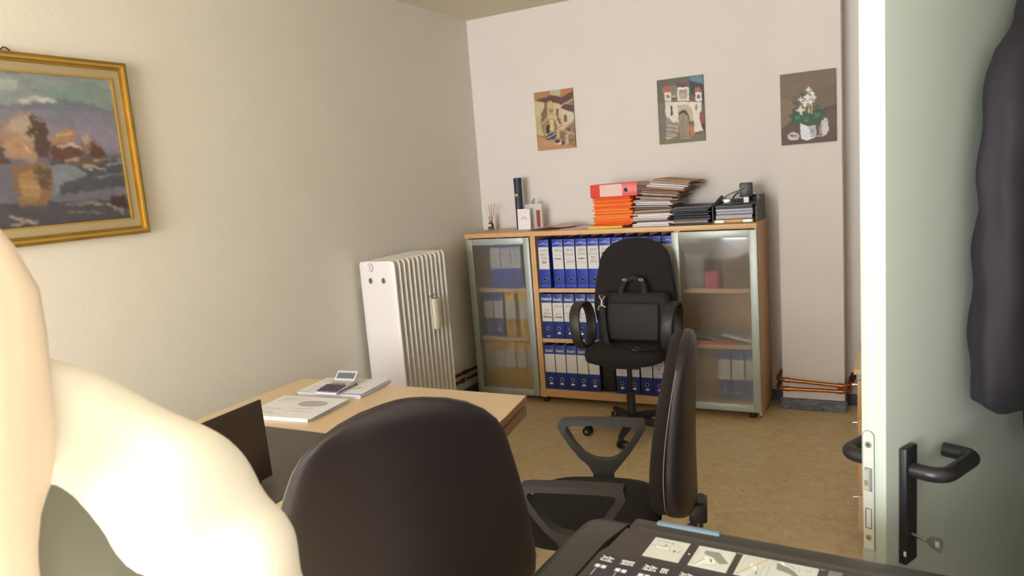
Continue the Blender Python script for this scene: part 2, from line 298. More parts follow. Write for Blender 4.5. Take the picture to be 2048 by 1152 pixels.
PAINT={'village':('b08a5c',[('p','a9764a',0,[0,0,419,0,430,87,318,98,27,130]),('p','b9ac86',0,[411,0,704,0,684,89,620,103,431,67]),('p','b5703a',0,[704,0,1000,0,1000,65,874,85,722,122,668,97]),('p','5c3b36',0,[27,125,318,93,431,67,620,103,714,126,1001,55,999,166,868,215,707,258,519,201,377,169,311,199]),('p','c2b384',0,[9,144,256,195,233,295,157,351,128,421,-1,416]),('p','bfa777',0,[-1,411,161,418,148,495,116,613,-6,608]),('p','7c5a40',0,[256,195,319,200,316,385,298,424,180,498,128,546,150,454,156,361,233,295]),('p','b9a56e',0,[327,201,449,170,487,204,477,387,524,412,315,405]),('p','8f7a3e',0,[369,307,465,314,453,375,366,363]),('p','c9b487',0,[487,209,683,261,687,333,695,498,603,418,484,398]),('p','6a4a3c',0,[561,312,617,317,611,429,547,414]),('p','5c3b3c',0,[689,302,787,249,994,282,989,398,860,377,704,324]),('l','cdbd93',12,[707,263,996,175]),('p','8b6f55',0,[867,235,998,196,994,277]),('p','cdbfa0',0,[688,323,860,377,993,409,996,522,786,587,690,600,674,434]),('p','7d5b45',0,[730,439,771,416,810,435,812,548,723,572]),('p','c6b084',0,[315,405,523,422,597,531,658,588,559,642,519,494,472,474,328,458]),('p','4f3a30',0,[538,444,585,458,667,578,634,586]),('p','9a7a55',0,[196,499,327,468,357,512,355,553,290,558,248,712,197,739,165,601]),('p','26292b',0,[272,578,354,564,355,689,296,716,248,701]),('p','cdb68a',0,[359,481,463,494,461,666,371,680]),('p','8f7046',0,[462,500,503,498,575,654,525,671,469,671]),('l','c7ad80',22,[312,456,169,549,148,620,224,710,237,748]),('l','4b3727',10,[202,541,149,599,192,697,212,762]),('p','c0a673',0,[-7,613,139,625,197,739,188,760,18,731]),('l','5a4630',10,[10,736,211,777]),('p','c8b083',0,[575,648,948,538,971,551,718,686,574,669]),('p','8a6e52',0,[718,680,971,561,999,749,939,744]),('p','33343a',0,[782,691,863,656,868,713]),('p','c2a876',0,[533,671,606,677,581,842,534,818]),('p','8b6440',0,[605,682,764,720,778,774,741,855,676,881,581,842]),('p','b59a70',0,[717,701,1002,755,1004,781,779,753]),('p','bda37a',0,[746,771,810,771,819,923,746,918]),('p','8f7355',0,[810,766,1005,770,1000,990,817,965]),('p','3a3330',0,[854,853,886,850,887,897,855,895]),('p','3a3330',0,[926,848,958,848,958,892,928,892]),('p','b8814f',0,[16,757,258,807,450,864,674,912,992,989,1000,1000,0,1000]),('p','c08a5a',0,[96,784,369,858,478,940,202,930]),('p','3c3f4d',0,[329,718,524,691,520,764,452,832,258,818,226,794]),('l','c9cbd6',12,[251,796,523,723]),('l','2d3040',9,[228,773,458,728]),('e','d8cdbf',0,[555,877,649,926]),('e','4a2f30',0,[539,862,618,896]),('p','3d3a44',0,[620,866,724,885,722,916,641,936])]),'gate':('57564c',[('p','5d5a4d',0,[0,0,723,6,691,121,155,357,-1,367]),('p','4d7f95',0,[723,1,1000,0,1000,159,839,113,707,48]),('p','29363a',0,[692,68,1000,138,998,467,893,394,718,230]),('p','7a7467',0,[98,123,390,95,450,154,445,359,155,325]),('p','6a6550',0,[7,357,155,325,150,554,12,500]),('p','6b6660',0,[12,500,167,511,158,905,2,928]),('p','a5533f',0,[33,589,118,606,110,638,24,627]),('p','8d3c34',0,[897,576,996,573,997,765,902,716]),('p','2c2d33',0,[902,716,997,743,996,829,886,811]),('p','d8d0c1',0,[155,335,952,399,942,537,890,586,902,694,923,781,959,848,766,857,770,663,682,550,655,440,474,426,426,574,446,684,317,675,257,616,165,566,152,466]),('p','938b7b',0,[165,566,257,627,324,681,454,690,450,890,281,913,150,910]),('l','6b6458',6,[163,664,446,716]),('l','6b6458',6,[162,730,444,781]),('l','6b6458',6,[160,795,443,841]),('l','bdb6a6',5,[170,697,422,747]),('l','bdb6a6',5,[169,768,421,812]),('l','bdb6a6',7,[167,845,374,880]),('l','e0dbcf',14,[158,905,281,913]),('p','b7a98c',0,[429,422,655,418,743,511,769,685,680,679,653,547,594,500,503,504,448,575,424,639]),('p','3a302b',0,[441,575,457,522,548,496,623,524,667,591,680,689,650,655,637,589,578,542,502,536]),('p','94896a',0,[448,575,517,543,578,547,637,589,665,677,661,904,464,902,453,706]),('l','4b4231',7,[544,582,548,897]),('l','6e6449',5,[500,666,503,883]),('l','6e6449',5,[605,673,609,868]),('e','30302b',0,[299,445,324,490]),('e','30302b',0,[297,521,322,566]),('e','6c6c5c',0,[833,475,858,520]),('p','e2dbce',0,[442,142,683,163,686,367,438,347]),('p','a79e8c',0,[472,172,652,187,657,333,469,328]),('l','6b6257',6,[479,221,569,218,643,256]),('p','6d3038',0,[421,86,467,69,602,92,661,118,675,162,442,142]),('l','efe9df',12,[442,148,495,147,555,168,615,157,675,179]),('p','dcd4c5',0,[158,194,296,206,301,336,152,330]),('p','8f6a55',0,[188,229,265,236,264,290,187,289]),('p','b4543a',0,[129,137,176,103,253,104,297,184,289,200,143,187]),('p','dfd8cb',0,[822,255,954,261,949,394,820,383]),('p','6f5a4d',0,[858,290,924,296,923,354,857,354]),('p','b4543a',0,[808,227,831,176,912,172,962,240,954,256,822,250]),('p','8e3b36',0,[317,305,364,276,401,312,393,344,327,338]),('l','e6e0d4',9,[310,283,371,266,394,290]),('p','9a3c34',0,[716,348,747,286,806,302,798,355,731,371]),('l','5c4638',8,[155,335,952,399]),('p','6f6a48',0,[2,923,449,907,675,910,995,871,1000,1000,0,1000]),('p','8a8460',0,[464,908,675,910,705,939,479,947]),('p','b8623a',0,[664,753,709,724,768,760,781,879,735,919,683,905]),('p','9a4d38',0,[390,832,451,825,453,891,389,881]),('l','d98a5a',8,[700,798,767,824]),('l','b87a4a',8,[332,687,393,669,446,705]),('l','b0683f',8,[438,716,443,836])]),'flower':('6e5a45',[('p','6f5c48',0,[0,0,1000,0,1001,262,3,301]),('p','7a6244',0,[3,301,272,427,257,612,10,760]),('p','6b543e',0,[206,318,1001,211,999,506,686,543,338,618]),('p','543833',0,[7,770,202,670,606,577,792,520,1001,501,1000,1000,0,1000]),('p','60413b',0,[633,580,1000,527,1000,772,684,851]),('l','3e2a26',8,[10,765,202,670]),('l','3e2a26',8,[766,526,1001,503]),('p','2d5138',0,[355,289,409,263,448,317,381,343]),('p','35503a',0,[219,402,313,389,339,453,245,435]),('p','1f4a33',0,[135,592,217,557,204,504,299,481,446,565,580,555,660,520,779,540,825,605,738,650,791,674,684,748,578,771,497,755,431,719,337,701,255,737,201,712,189,628]),('p','2f6b47',0,[230,600,338,587,364,641,270,655]),('p','2c6545',0,[418,625,539,613,511,694,431,698]),('p','2b6141',0,[606,588,712,576,699,646,605,660]),('l','4f8a5c',7,[243,611,351,609]),('l','4f8a5c',7,[431,667,525,695]),('l','5d9468',6,[619,620,712,606]),('p','2a5a3e',0,[580,493,687,461,713,504,633,538]),('p','d5dde2',0,[350,702,497,765,524,788,549,945,469,950,375,922,351,889]),('p','aeb4bd',0,[497,765,631,744,636,920,549,945]),('p','8e929c',0,[524,788,604,804,597,866,563,843,536,892]),('l','eef2f4',8,[361,916,482,945,603,923]),('e','c9c6c6',0,[783,818,858,911]),('p','bdb9ba',0,[725,710,804,675,843,760,737,773]),('p','94878a',0,[697,780,738,752,750,887,683,882]),('l','d9d6d4',16,[791,674,831,677,837,729,810,748]),('l','cdc9c8',16,[656,901,763,909]),('e','bfb8b4',0,[220,880,327,937]),('e','7c6660',0,[233,865,307,891]),('l','dedad6',12,[186,841,308,860]),('l','d6d2ce',10,[118,862,145,911,226,930,307,922]),('p','d8d3c2',0,[442,245,489,233,510,199,536,237,576,251,536,268,522,303,489,267]),('p','dcd8cc',0,[515,297,553,288,569,261,590,291,622,302,590,316,579,344,553,315]),('p','cfcbbd',0,[303,372,348,361,368,328,393,365,432,378,393,395,380,428,348,393]),('p','dcdadb',0,[408,345,464,331,489,290,520,336,568,352,520,373,504,415,464,371]),('p','cdcad4',0,[528,355,575,343,595,309,622,347,661,361,621,378,608,413,575,377]),('p','d3d0cf',0,[373,414,425,402,448,364,477,406,521,421,477,440,461,478,425,438]),('p','dcd9d2',0,[474,412,521,401,541,366,568,405,608,418,567,435,554,470,521,434]),('p','cfd0bd',0,[271,515,338,498,366,450,403,504,460,522,403,547,384,596,337,545]),('p','d9d5c8',0,[386,457,424,447,441,420,462,450,494,461,461,475,450,503,424,474]),('l','d9b14a',14,[507,451,506,518]),('l','d9b14a',14,[567,461,560,522]),('l','e6e1cf',14,[506,518,513,570]),('l','e6e1cf',14,[560,522,557,574]),('l','b98a3c',6,[385,560,399,582]),('l','8fae7a',7,[566,585,633,580])]),'sea':('77778a',[('p','8b9a9c',0,[139,-41,1003,2,999,172,727,177,432,223,99,268]),('p','7f9a98',0,[587,110,906,40,1001,100,991,229,866,180,730,163]),('p','a3b0ac',0,[283,55,545,64,499,131,273,139]),('l','b9bdb8',14,[538,191,608,167,684,192]),('l','c4c6c0',9,[626,177,691,186]),('p','6f7f92',0,[622,210,740,163,853,196,995,242,997,314,614,277]),('p','7f7f98',0,[99,268,619,237,848,237,994,258,996,515,630,538,65,531]),('p','8b82a0',0,[794,321,994,342,1000,500,903,514,803,418]),('p','85809a',0,[651,301,822,266,829,388,640,380]),('p','6d6c7d',0,[65,531,630,538,1001,515,997,995,390,986,10,966]),('p','4d5362',0,[627,565,1004,545,1005,747,651,782,617,644]),('p','504d58',0,[30,804,1003,837,997,995,336,979,10,966]),('p','7b8896',0,[613,591,739,581,794,665,658,713,617,806]),('l','6f7d8c',10,[817,569,991,558]),('l','8b96a0',8,[914,600,992,588]),('l','7b7e88',8,[825,680,990,660]),('p','a8896f',0,[409,411,438,321,490,275,557,266,592,290,647,326,621,538,538,570,419,536,399,485]),('p','b5a08a',0,[478,296,557,268,558,330,521,395,466,383,431,373]),('p','b98a63',0,[414,435,495,383,542,459,549,550,447,536]),('p','5d4540',0,[556,273,612,289,639,354,621,538,569,552,552,459,532,383,558,330]),('l','c9b59c',9,[577,304,610,309]),('l','c2a283',7,[503,395,545,433,577,381]),('l','d6b08a',6,[504,460,553,524]),('p','b08055',0,[634,433,682,373,752,352,779,369,758,431,723,459,639,473]),('p','6e4535',0,[629,473,723,452,795,486,800,527,721,560,627,558]),('l','d3b593',8,[668,405,744,378]),('l','dccab2',8,[679,473,745,452,795,486]),('p','8a6a63',0,[792,404,817,388,849,402,910,500,905,536,813,514,782,459]),('p','b39a8b',0,[794,404,829,387,851,430,799,452]),('p','6b3f33',0,[844,443,910,500,908,543,819,541]),('p','6d5a52',0,[690,560,900,536,894,584,790,610,695,593]),('l','a89580',10,[699,567,764,555]),('l','a89580',9,[851,564,897,557]),('l','b5ae8c',9,[779,603,823,598,899,634]),('l','c7bfa6',7,[799,617,899,627]),('p','5b4a48',0,[69,507,414,435,419,536,443,574,60,576]),('p','8f6a45',0,[440,586,595,577,617,644,610,778,571,842,445,844,434,713]),('p','b08448',0,[462,639,531,615,558,708,538,799,462,780]),('p','6b543f',0,[544,589,610,619,594,751,538,720]),('l','c79a55',10,[461,715,545,734]),('l','a07a4a',10,[434,790,544,820]),('l','9c7c50',9,[449,663,575,656]),('p','4e3232',0,[878,840,935,802,994,813,994,895,903,871]),('l','8e8a86',10,[726,856,826,844,925,888,966,936]),('l','a39c90',9,[803,849,891,871,968,928]),('l','79757a',10,[652,849,771,832]),('l','b3a38e',10,[400,904,462,936,517,955]),('l','b09a86',9,[394,954,442,947]),('l','807b80',8,[668,892,849,924])]),'stk1':('d2d8d4',[('l','6b6f6d',18,[90,125,582,166]),('p','6b6f6d',0,[555,118,625,176,569,210]),('l','8b8f8d',10,[668,132,776,108]),('l','9aa09c',12,[0,397,215,389,439,358,626,284,920,299]),('p','eef2ef',0,[123,407,380,458,515,404,612,534,176,539]),('l','4d5150',12,[123,407,193,532,428,533,612,534,538,414,388,378,380,458,239,399]),('p','7a7f7d',0,[379,305,424,268,458,331,422,365]),('e','6d7270',0,[736,533,786,576]),('l','6d7270',14,[857,602,860,454,905,417]),('l','8a8f8d',10,[834,593,895,605]),('l','9aa09c',10,[648,704,685,653]),('l','9aa09c',10,[728,690,741,649]),('l','b0b6b2',8,[926,315,969,809,900,978])]),'stk2':('d2d8d4',[('l','a5aba8',12,[52,961,39,191,134,77,661,121,673,228]),('p','8c918f',0,[218,174,595,148,981,613,755,706,567,492,457,427,298,382,219,303]),('p','e8ece9',0,[162,1024,301,639,323,593,252,475,281,389,382,421,499,447,653,603,658,746,502,829,358,834,231,1013]),('l','4d5150',11,[132,927,296,623,341,622]),('l','4d5150',11,[262,508,281,389,424,441,555,515,653,603,663,762,433,839,358,834,247,1007]),('p','6d7270',0,[445,543,511,552,543,721,491,670]),('l','6d7270',10,[421,553,472,605])]),'stk3':('cbd2ce',[('l','a5aba8',8,[41,724,42,148,94,97,347,155]),('l','a5aba8',8,[318,871,329,239]),('p','e8ece9',0,[133,370,239,412,267,661,205,637,149,581]),('l','8b908e',6,[125,346,146,615,62,834]),('p','d9dedb',0,[68,1021,167,697,230,687,224,758,138,1012]),('l','5d6260',6,[239,412,270,659,275,862]),('p','55595a',0,[248,674,278,825,274,880,249,741]),('p','858a88',0,[468,87,532,142,629,217,721,345,861,672,796,709,670,500,494,411]),('p','eef2ef',0,[504,1,536,-8,600,201,540,136]),('l','5d6260',8,[568,38,695,167,728,261]),('l','7d8280',7,[850,214,904,219,920,122]),('l','7d8280',7,[746,128,789,217,777,327]),('l','a5aba8',7,[406,818,389,258,442,73,489,68]),('l','c9a85a',20,[19,972,155,576,339,26])])}
ONES = 'first second third fourth fifth sixth seventh eighth ninth tenth eleventh twelfth thirteenth fourteenth fifteenth sixteenth seventeenth eighteenth nineteenth twentieth'.split()
def ordinal(k):
    if k < 20: return ONES[k]
    t_, u = divmod(k+1, 10); T = {2: 'twenty', 3: 'thirty', 4: 'forty', 5: 'fifty'}[t_]
    return T+'-'+ONES[u-1] if u else {3: 'thirtieth', 4: 'fortieth', 5: 'fiftieth'}[t_]
# ============================================================ ROOM
XR, YF, ZC = 3.24, -8.0, 2.749
struct(MB().bx(-0.2, 5.2, YF-0.2, 0.2, -0.1, 0).build('floor', MATS['floor'], smooth=0))
struct(MB().bx(-0.2, 5.2, YF-0.2, 0.2, ZC, ZC+0.1).build('ceiling', M_ceil, smooth=0))
struct(MB().bx(-0.15, 0, YF-0.2, 0.2, 0, ZC).build('wall_left', M_wallL, smooth=0))
struct(MB().bx(0, XR+0.1, 0, 0.15, 0, ZC).build('wall_back', M_wallB, smooth=0))
wf = MB()
for a in [(0, 0.28, 0, ZC), (0.28, 0.69, 0, 0.1), (0.28, 0.69, 2.60, ZC), (0.69, 0.85, 0, ZC), (0.85, 2.25, 0, 0.70), (0.85, 2.25, 2.40, ZC), (2.25, 5.2, 0, ZC)]:
    wf.bx(a[0], a[1], YF-0.12, YF, a[2], a[3])
struct(wf.build('wall_front', M_wallB, smooth=0))
wr = MB(); wr.bx(XR, XR+0.1, -2.72, 0, 0, ZC); wr.bx(XR, XR+0.1, YF, -3.70, 0, ZC); wr.bx(XR, XR+0.1, -3.70, -2.72, 2.14, ZC)
struct(wr.build('wall_right', M_wallB, smooth=0))
wc = MB(); wc.bx(4.4, 4.5, YF, -1.6, 0, ZC); wc.bx(XR+0.1, 4.5, -1.6, -1.5, 0, ZC)
struct(wc.build('wall_corridor', M_wallB, smooth=0))
struct(MB().bx(2.181, 2.538, -0.166, 0.0, 0, ZC).build('wall_pillar', M_wallB, smooth=0))
# windows
def window(n, x0, x1, z0, z1):
    w = MB()
    for a in [(x0, x0+0.05, z0, z1), (x1-0.05, x1, z0, z1), (x0, x1, z0, z0+0.06), (x0, x1, z1-0.05, z1)]: w.bx(a[0], a[1], YF-0.10, YF-0.04, a[2], a[3])
    o = struct(w.build('window_%d' % n, M_wht)); return o
w1 = window(1, 0.85, 2.25, 0.70, 2.40)
MB().bx(0.88, 2.22, YF-0.03, YF-0.02, 0.72, 2.38).build('sun_blocker', mat('sun_blocker_white', 'e8e6e0', 0.9), w1)  # unseen opaque panel, added to keep the sun out of this window
window(2, 0.28, 0.69, 0.1, 2.60)
# skirtings
BZ = 0.072
struct(MB().bx(0, 2.181, -0.012, 0, 0, BZ).build('baseboard_back', M_skirt))
struct(MB().bx(2.538, XR, -0.012, 0, 0, BZ).build('baseboard_back', M_skirt))
struct(MB().bx(0, 0.012, YF, -0.012, 0, BZ).build('baseboard_left', M_skirt))
struct(MB().bx(XR-0.012, XR, -2.66, -0.012, 0, BZ).build('baseboard_right', M_skirt))
bp = MB(); bp.bx(2.169, 2.550, -0.178, -0.166, 0, BZ); bp.bx(2.169, 2.181, -0.166, -0.012, 0, BZ); bp.bx(2.538, 2.550, -0.166, -0.012, 0, BZ)
def mat_worn():
    m = bpy.data.materials.new('worn_skirting'); m.use_nodes = True; N = m.node_tree.nodes; L = m.node_tree.links; b = N['Principled BSDF']
    tc = N.new('ShaderNodeTexCoord'); mp = N.new('ShaderNodeMapping'); mp.inputs['Scale'].default_value = (1, 1, 3.2); mp.inputs['Rotation'].default_value = (0, 0.35, 0); L.new(tc.outputs['Object'], mp.inputs[0])
    t = N.new('ShaderNodeTexNoise'); t.inputs['Scale'].default_value = 13; t.inputs['Detail'].default_value = 7; t.inputs['Distortion'].default_value = 2.0; L.new(mp.outputs[0], t.inputs['Vector'])
    r = N.new('ShaderNodeValToRGB'); e = r.color_ramp.elements; e[0].position = 0.36; e[0].color = (*lin('3b3c46'), 1); e[1].position = 0.72; e[1].color = (*lin('85848f'), 1); k = e.new(0.5); k.color = (*lin('62626c'), 1)
    L.new(t.outputs['Fac'], r.inputs[0]); L.new(r.outputs[0], b.inputs['Base Color']); b.inputs['Roughness'].default_value = 0.5; return m
struct(bp.build('baseboard_pillar', mat_worn()))

# ============================================================ CABINET
X0, X1, YFR, YB, CH = 0.0952, 2.0952, -0.4473, -0.031, 1.2068
cab = thing('cabinet', 'long low beech cabinet with two frosted glass doors against the back wall', 'cabinet', (0, 0, 0))
MB().bx(X0, X1, YFR, YB, CH-0.030, CH, 0.002).build('top_panel', M_beech, cab)
for a, b in [(X0, X0+0.018), (X1-0.018, X1)]: MB().bx(a, b, YFR+0.018, YB, 0.03, CH-0.031).build('side_panel', M_beech, cab)
for a, b in [(0.607, 0.6245), (0.6255, 0.643), (1.601, 1.6185), (1.6195, 1.637)]: MB().bx(a, b, YFR+0.012, YB, 0.045, CH-0.031).build('divider', M_beech, cab)
MB().bx(X0+0.02, X1-0.02, YB-0.006, YB, 0.05, CH-0.035).build('back_panel', M_beech, cab)
SH = [0.815, 0.465, 0.105]
for (a, b) in [(X0+0.019, 0.606), (0.644, 1.600), (1.638, X1-0.019)]:
    for z in SH[:2]: MB().bx(a, b, YFR+0.020, YB-0.007, z-0.027, z).build('shelf', M_beech, cab)
    MB().bx(a, b, YFR+0.012, YB-0.007, 0.050, 0.105).build('bottom_shelf', M_beech, cab)
for x in (0.16, 0.62, 1.58, 2.03):
    for y in (-0.38, -0.09): MB().cyl((x, y, 0), (x, y, 0.05), 0.02).build('foot', M_black, cab)
def glass_door(xa, xb, hinge):
    za, zb, w = 0.0526, 1.1699, 0.044
    f = MB()
    for a in [(xa, xa+w, za, zb), (xb-w, xb, za, zb), (xa+w, xb-w, za, za+w), (xa+w, xb-w, zb-w, zb)]: f.bx(a[0], a[1], -0.4525, -0.4330, a[2], a[3], 0.0015)
    d = f.build('door', M_alu, cab); d['label'] = 'aluminium framed door'
    MB().bx(xa+w-0.004, xb-w+0.004, -0.447, -0.443, za+w-0.004, zb-w+0.004).build('glass_pane', MATS['frost'], d, smooth=0)
    for z in (0.2, 1.0):
        MB().cyl((hinge, -0.428, z), (hinge, -0.428, z+0.04), 0.006).build('hinge', M_steel, d)
glass_door(0.110, 0.603, 0.12); glass_door(1.588, 2.0945, 2.085)

# ------------------------------------------------------------ lever arch binders
def binder_proto(kind, label):
    H = 0.333 if kind == 'tall' else 0.312; Wd = 0.079; D = 0.285
    t = thing('lever_arch_binder', label, 'binder')
    mc = {'tall': M_blue, 'basic': M_bluedk, 'oxford': M_bluedk, 'yellow': M_yel, 'navy': M_bluedk}[kind]
    c = MB(); c.bx(-Wd/2, Wd/2, 0, 0.003, 0, H, 0.001); c.bx(-Wd/2, -Wd/2+0.0025, 0.003, D, 0, H); c.bx(Wd/2-0.0025, Wd/2, 0.003, D, 0, H)
    c.build('cover', mc, t)
    MB().bx(-Wd/2+0.006, Wd/2-0.012, 0.03, D-0.02, 0.004, H-0.03).build('paper_block', M_paper, t)
    lz = (0.40, 0.845) if kind == 'tall' else (0.385, 0.80); rz = 0.185 if kind == 'tall' else 0.225
    MB().bx(-Wd/2+0.002, Wd/2-0.002, -0.0008, 0.0004, H*lz[0], H*lz[1]).build('spine_label', M_label, t, smooth=0)
    ring = MB(); ring.tube([(0.0115*math.cos(a), -0.0012, H*rz+0.0115*math.sin(a)) for a in [2*PI*i/16 for i in range(16)]], 0.0026, 6, close=True)
    r_ = ring.build('finger_ring', M_steel, t)
    MB().cyl((0, 0.0005, H*rz), (0, -0.0012, H*rz), 0.0105, 14).build('finger_hole', M_dark, r_)
    if kind == 'tall':
        s = MB()
        for z in (0.055, 0.398, 0.85): MB().bx(-Wd/2+0.001, Wd/2-0.001, -0.0006, 0.0002, H*z-0.0012, H*z+0.0012).build('spine_stripe', mat('pale_blue_print', '8f9ad0', 0.6), t, smooth=0)
        n = 14; xs = [-Wd/2+0.004+(Wd-0.008)*i/n for i in range(n+1)]
        top = [(x, -0.0006, H*0.915+0.010*math.exp(-((x/0.014)**2))) for x in xs]; bot = [(x, -0.0006, H*0.905+0.002*math.cos(x*80)) for x in xs[::-1]]
        s.prism(top+bot, (0, 0.0006, 0)); s.build('spine_print', mat('pale_blue_print', '8f9ad0', 0.6), t, smooth=0)
    elif kind in ('basic', 'navy'):
        if kind == 'basic': text('lettering', 'basic', 0.034, M_whiteink, t, (-0.002, -0.0008, H*0.845), (1, 0, 0), (0, 0, 1), 'CENTER', shear=0.25, wscale=0.9)
        ov = MB(); ov.prism([(0.014*math.cos(a), -0.001, H*0.125+0.0075*math.sin(a)) for a in [2*PI*i/20 for i in range(20)]], (0, 0.0012, 0)); ov.build('oval_mark', M_whiteink, t, smooth=0)
    elif kind == 'oxford':
        text('lettering', 'Oxford', 0.026, M_whiteink, t, (0, -0.0008, H*0.86), (1, 0, 0), (0, 0, 1), 'CENTER', bold=0.0006)
        MB().bx(-0.014, 0.014, -0.0008, 0.0004, H*0.045, H*0.06).build('small_print', M_whiteink, t, smooth=0)
    elif kind == 'yellow': pass
    return t
PB = {}
USED = set()
def binder(kind, xl, z, label, group, words=None, y=-0.425, rows=None):
    global PB
    if kind not in PB: PB[kind] = binder_proto(kind, label)
    p = PB[kind]
    if kind not in USED: o = p; USED.add(kind); PLACED[kind] = o
    else: o = copy_clean(p)
    o.location = (xl+0.0405, y, z+0.0005); o.rotation_euler = (0, 0, random.uniform(-0.006, 0.006))
    o['label'] = label; o['group'] = group
    if words:
        H = 0.333 if kind == 'tall' else 0.312; n = len(words); z1 = H*(0.80 if kind == 'tall' else 0.745)
        st = 0.026 if kind == 'tall' else 0.024
        for i, w_ in enumerate(words):
            b_ = w_.startswith('*'); w_ = w_.lstrip('*')
            if not w_: continue
            sz = 0.025 if w_.isdigit() else min(0.023, 0.105/max(4, len(w_)))
            q = text('handwriting', w_, sz, M_ink, o, (0, -0.0014, z1-st*(i+0.6)), (1, 0, random.uniform(-.06, .03)), (0, 0, 1), 'CENTER', shear=0.2, bold=0.0006 if b_ else -0.0002)
            q['_w'] = 1
    return o
PLACED = {}
def copy_clean(p):
    c = p.copy(); COL.objects.link(c)
    for ch in list(p.children):
        if ch.get('_w'): continue
        d = ch.copy(); COL.objects.link(d); d.parent = c
        for g_ in list(ch.children): e_ = g_.copy(); COL.objects.link(e_); e_.parent = d
    return c
G1, G2, G3 = 'tall blue binders on the open top shelf', 'blue binders on the open middle shelf', 'blue binders on the open bottom shelf'
row1 = [(0.657, ['COM', 'MAT I', 'CER', '*Ind'], 'tall blue binder marked COM MAT I, first on the open top shelf'),
 (0.762, ['2014', 'Cassazione', '*Roma Milano'], 'tall blue binder marked 2014 Cassazione, second from left on the open top shelf'),
 (0.847, ['2014', 'MILANO', 'Affari gen.', '2015'], 'tall blue binder marked 2014 MILANO, third from left on the open top shelf'),
 (0.932, ['2014', '2015', '*San Marco', 'Comunale'], 'tall blue binder marked 2014 2015 San Marco, fourth from left on the open top shelf'),
 (1.016, ['2014', 'BOTTAI', 'TEL.', '2015'], 'tall blue binder marked 2014 BOTTAI, fifth from left on the open top shelf'),
 (1.100, ['2014', '*Roma', 'Commercio', '2015'], 'tall blue binder marked 2014 Roma, sixth from left, left of the high chair back'),
 (1.185, ['2014', 'Genova', '2015'], 'tall blue binder showing a corner beside the upper left of the far chair back'),
 (1.270, ['2014', 'Torino'], 'blue binder top just right of the left shoulder of the high chair back'),
 (1.352, ['2013', '2014'], 'blue binder top directly above the middle of the high chair back'),
 (1.434, ['2014', 'Bari'], 'blue binder top above the right shoulder of the high chair back'),
 (1.518, ['2014', 'Napoli', 'A'], 'tall blue binder last on the open top shelf, touching the right glass door')]
for x_, w_, lb in row1: binder('tall', x_, SH[0], lb, G1, w_)
row2 = [('oxford', 0.652, ['', 'atti', 'Banca', '*REGIONE'], 'navy binder with a bold white word across its top, first on the open middle shelf'),
 ('basic', 0.734, ['2014', '', 'Appalti', '*Comuni'], 'blue binder marked 2014 Appalti, second on the open middle shelf'),
 ('basic', 0.817, ['2015', '', 'CASA', 'DEL'], 'blue binder marked 2015 CASA DEL, third on the open middle shelf'),
 ('basic', 0.901, ['2015', '', 'Lavori', 'A.', 'Sassari'], 'blue binder marked 2015 Lavori, seen behind the chair arm'),
 ('basic', 0.985, ['', '', 'Convegno', 'La Torre', '2014'], 'blue binder marked Convegno, framed inside the left arm loop of the far chair'),
 ('basic', 1.068, ['2013', 'Atti'], 'blue binder mostly behind the left arm of the far chair')]
for k, x_, w_, lb in row2: binder(k, x_, SH[1], lb, G2, w_)
for i in range(5):
    binder('basic', 0.647+0.0815*i, SH[2], ['first', 'second', 'third', 'fourth', 'fifth'][i]+' blank labelled blue binder from the left on the open bottom shelf', G3)
row3 = [(1.166, ['Banca', 'Dott.', 'Club'], 'blue binder marked Club on the bottom shelf, left of the chair stem'), (1.250, ['', 'Terreni'], 'blue binder on the bottom shelf half behind the chair stem'),
 (1.337, ['', 'a', 'Territorio'], 'blue binder marked Territorio right of the chair stem on the bottom shelf'), (1.420, ['Comuni', 'Bilanci', '*E', 'Verde', 'LPG PA'], 'blue binder marked Comuni Bilanci on the bottom shelf beside the near chair back')]
for x_, w_, lb in row3: binder('basic', x_, SH[2], lb, G3, w_)
tag(MB().bx(1.062, 1.150, -0.40, -0.10, SH[2]+0.0005, SH[2]+0.30, 0.002).build('shade_block', M_black), 'added black shade block in the gap on the bottom shelf below the far chair seat', 'box file')  # black block put in to darken the empty gap between the binders
GL = 'binders behind the left frosted door'
for i in range(3): binder('tall', 0.245+0.083*i, SH[0], ['leftmost', 'middle', 'rightmost'][i]+' of three blue binders behind the top of the left frosted door', GL, y=-0.365)
for i in range(2): binder('navy', 0.155+0.084*i, SH[1], ['left', 'right'][i]+' blue binder of the pair behind the middle of the left frosted door', GL, y=-0.365)
binder('yellow', 0.335, SH[1], 'yellow binder beside the blue pair behind the middle of the left frosted door', GL, y=-0.365)
binder('yellow', 0.445, SH[1], 'yellow binder at the right end of the middle shelf behind the left frosted door', GL, y=-0.365)
for i in range(5): binder('yellow', 0.135+0.086*i, SH[2], ['first', 'second', 'third', 'fourth', 'fifth'][i]+' yellow binder from the left in the bottom of the left frosted cabinet', GL, y=-0.365)
GR = 'blue binders behind the right frosted door'
for i in range(3): binder('navy', 1.822+0.084*i, SH[2], ['leftmost', 'middle', 'rightmost'][i]+' of three blue binders at the bottom behind the right frosted door', GR, y=-0.365)
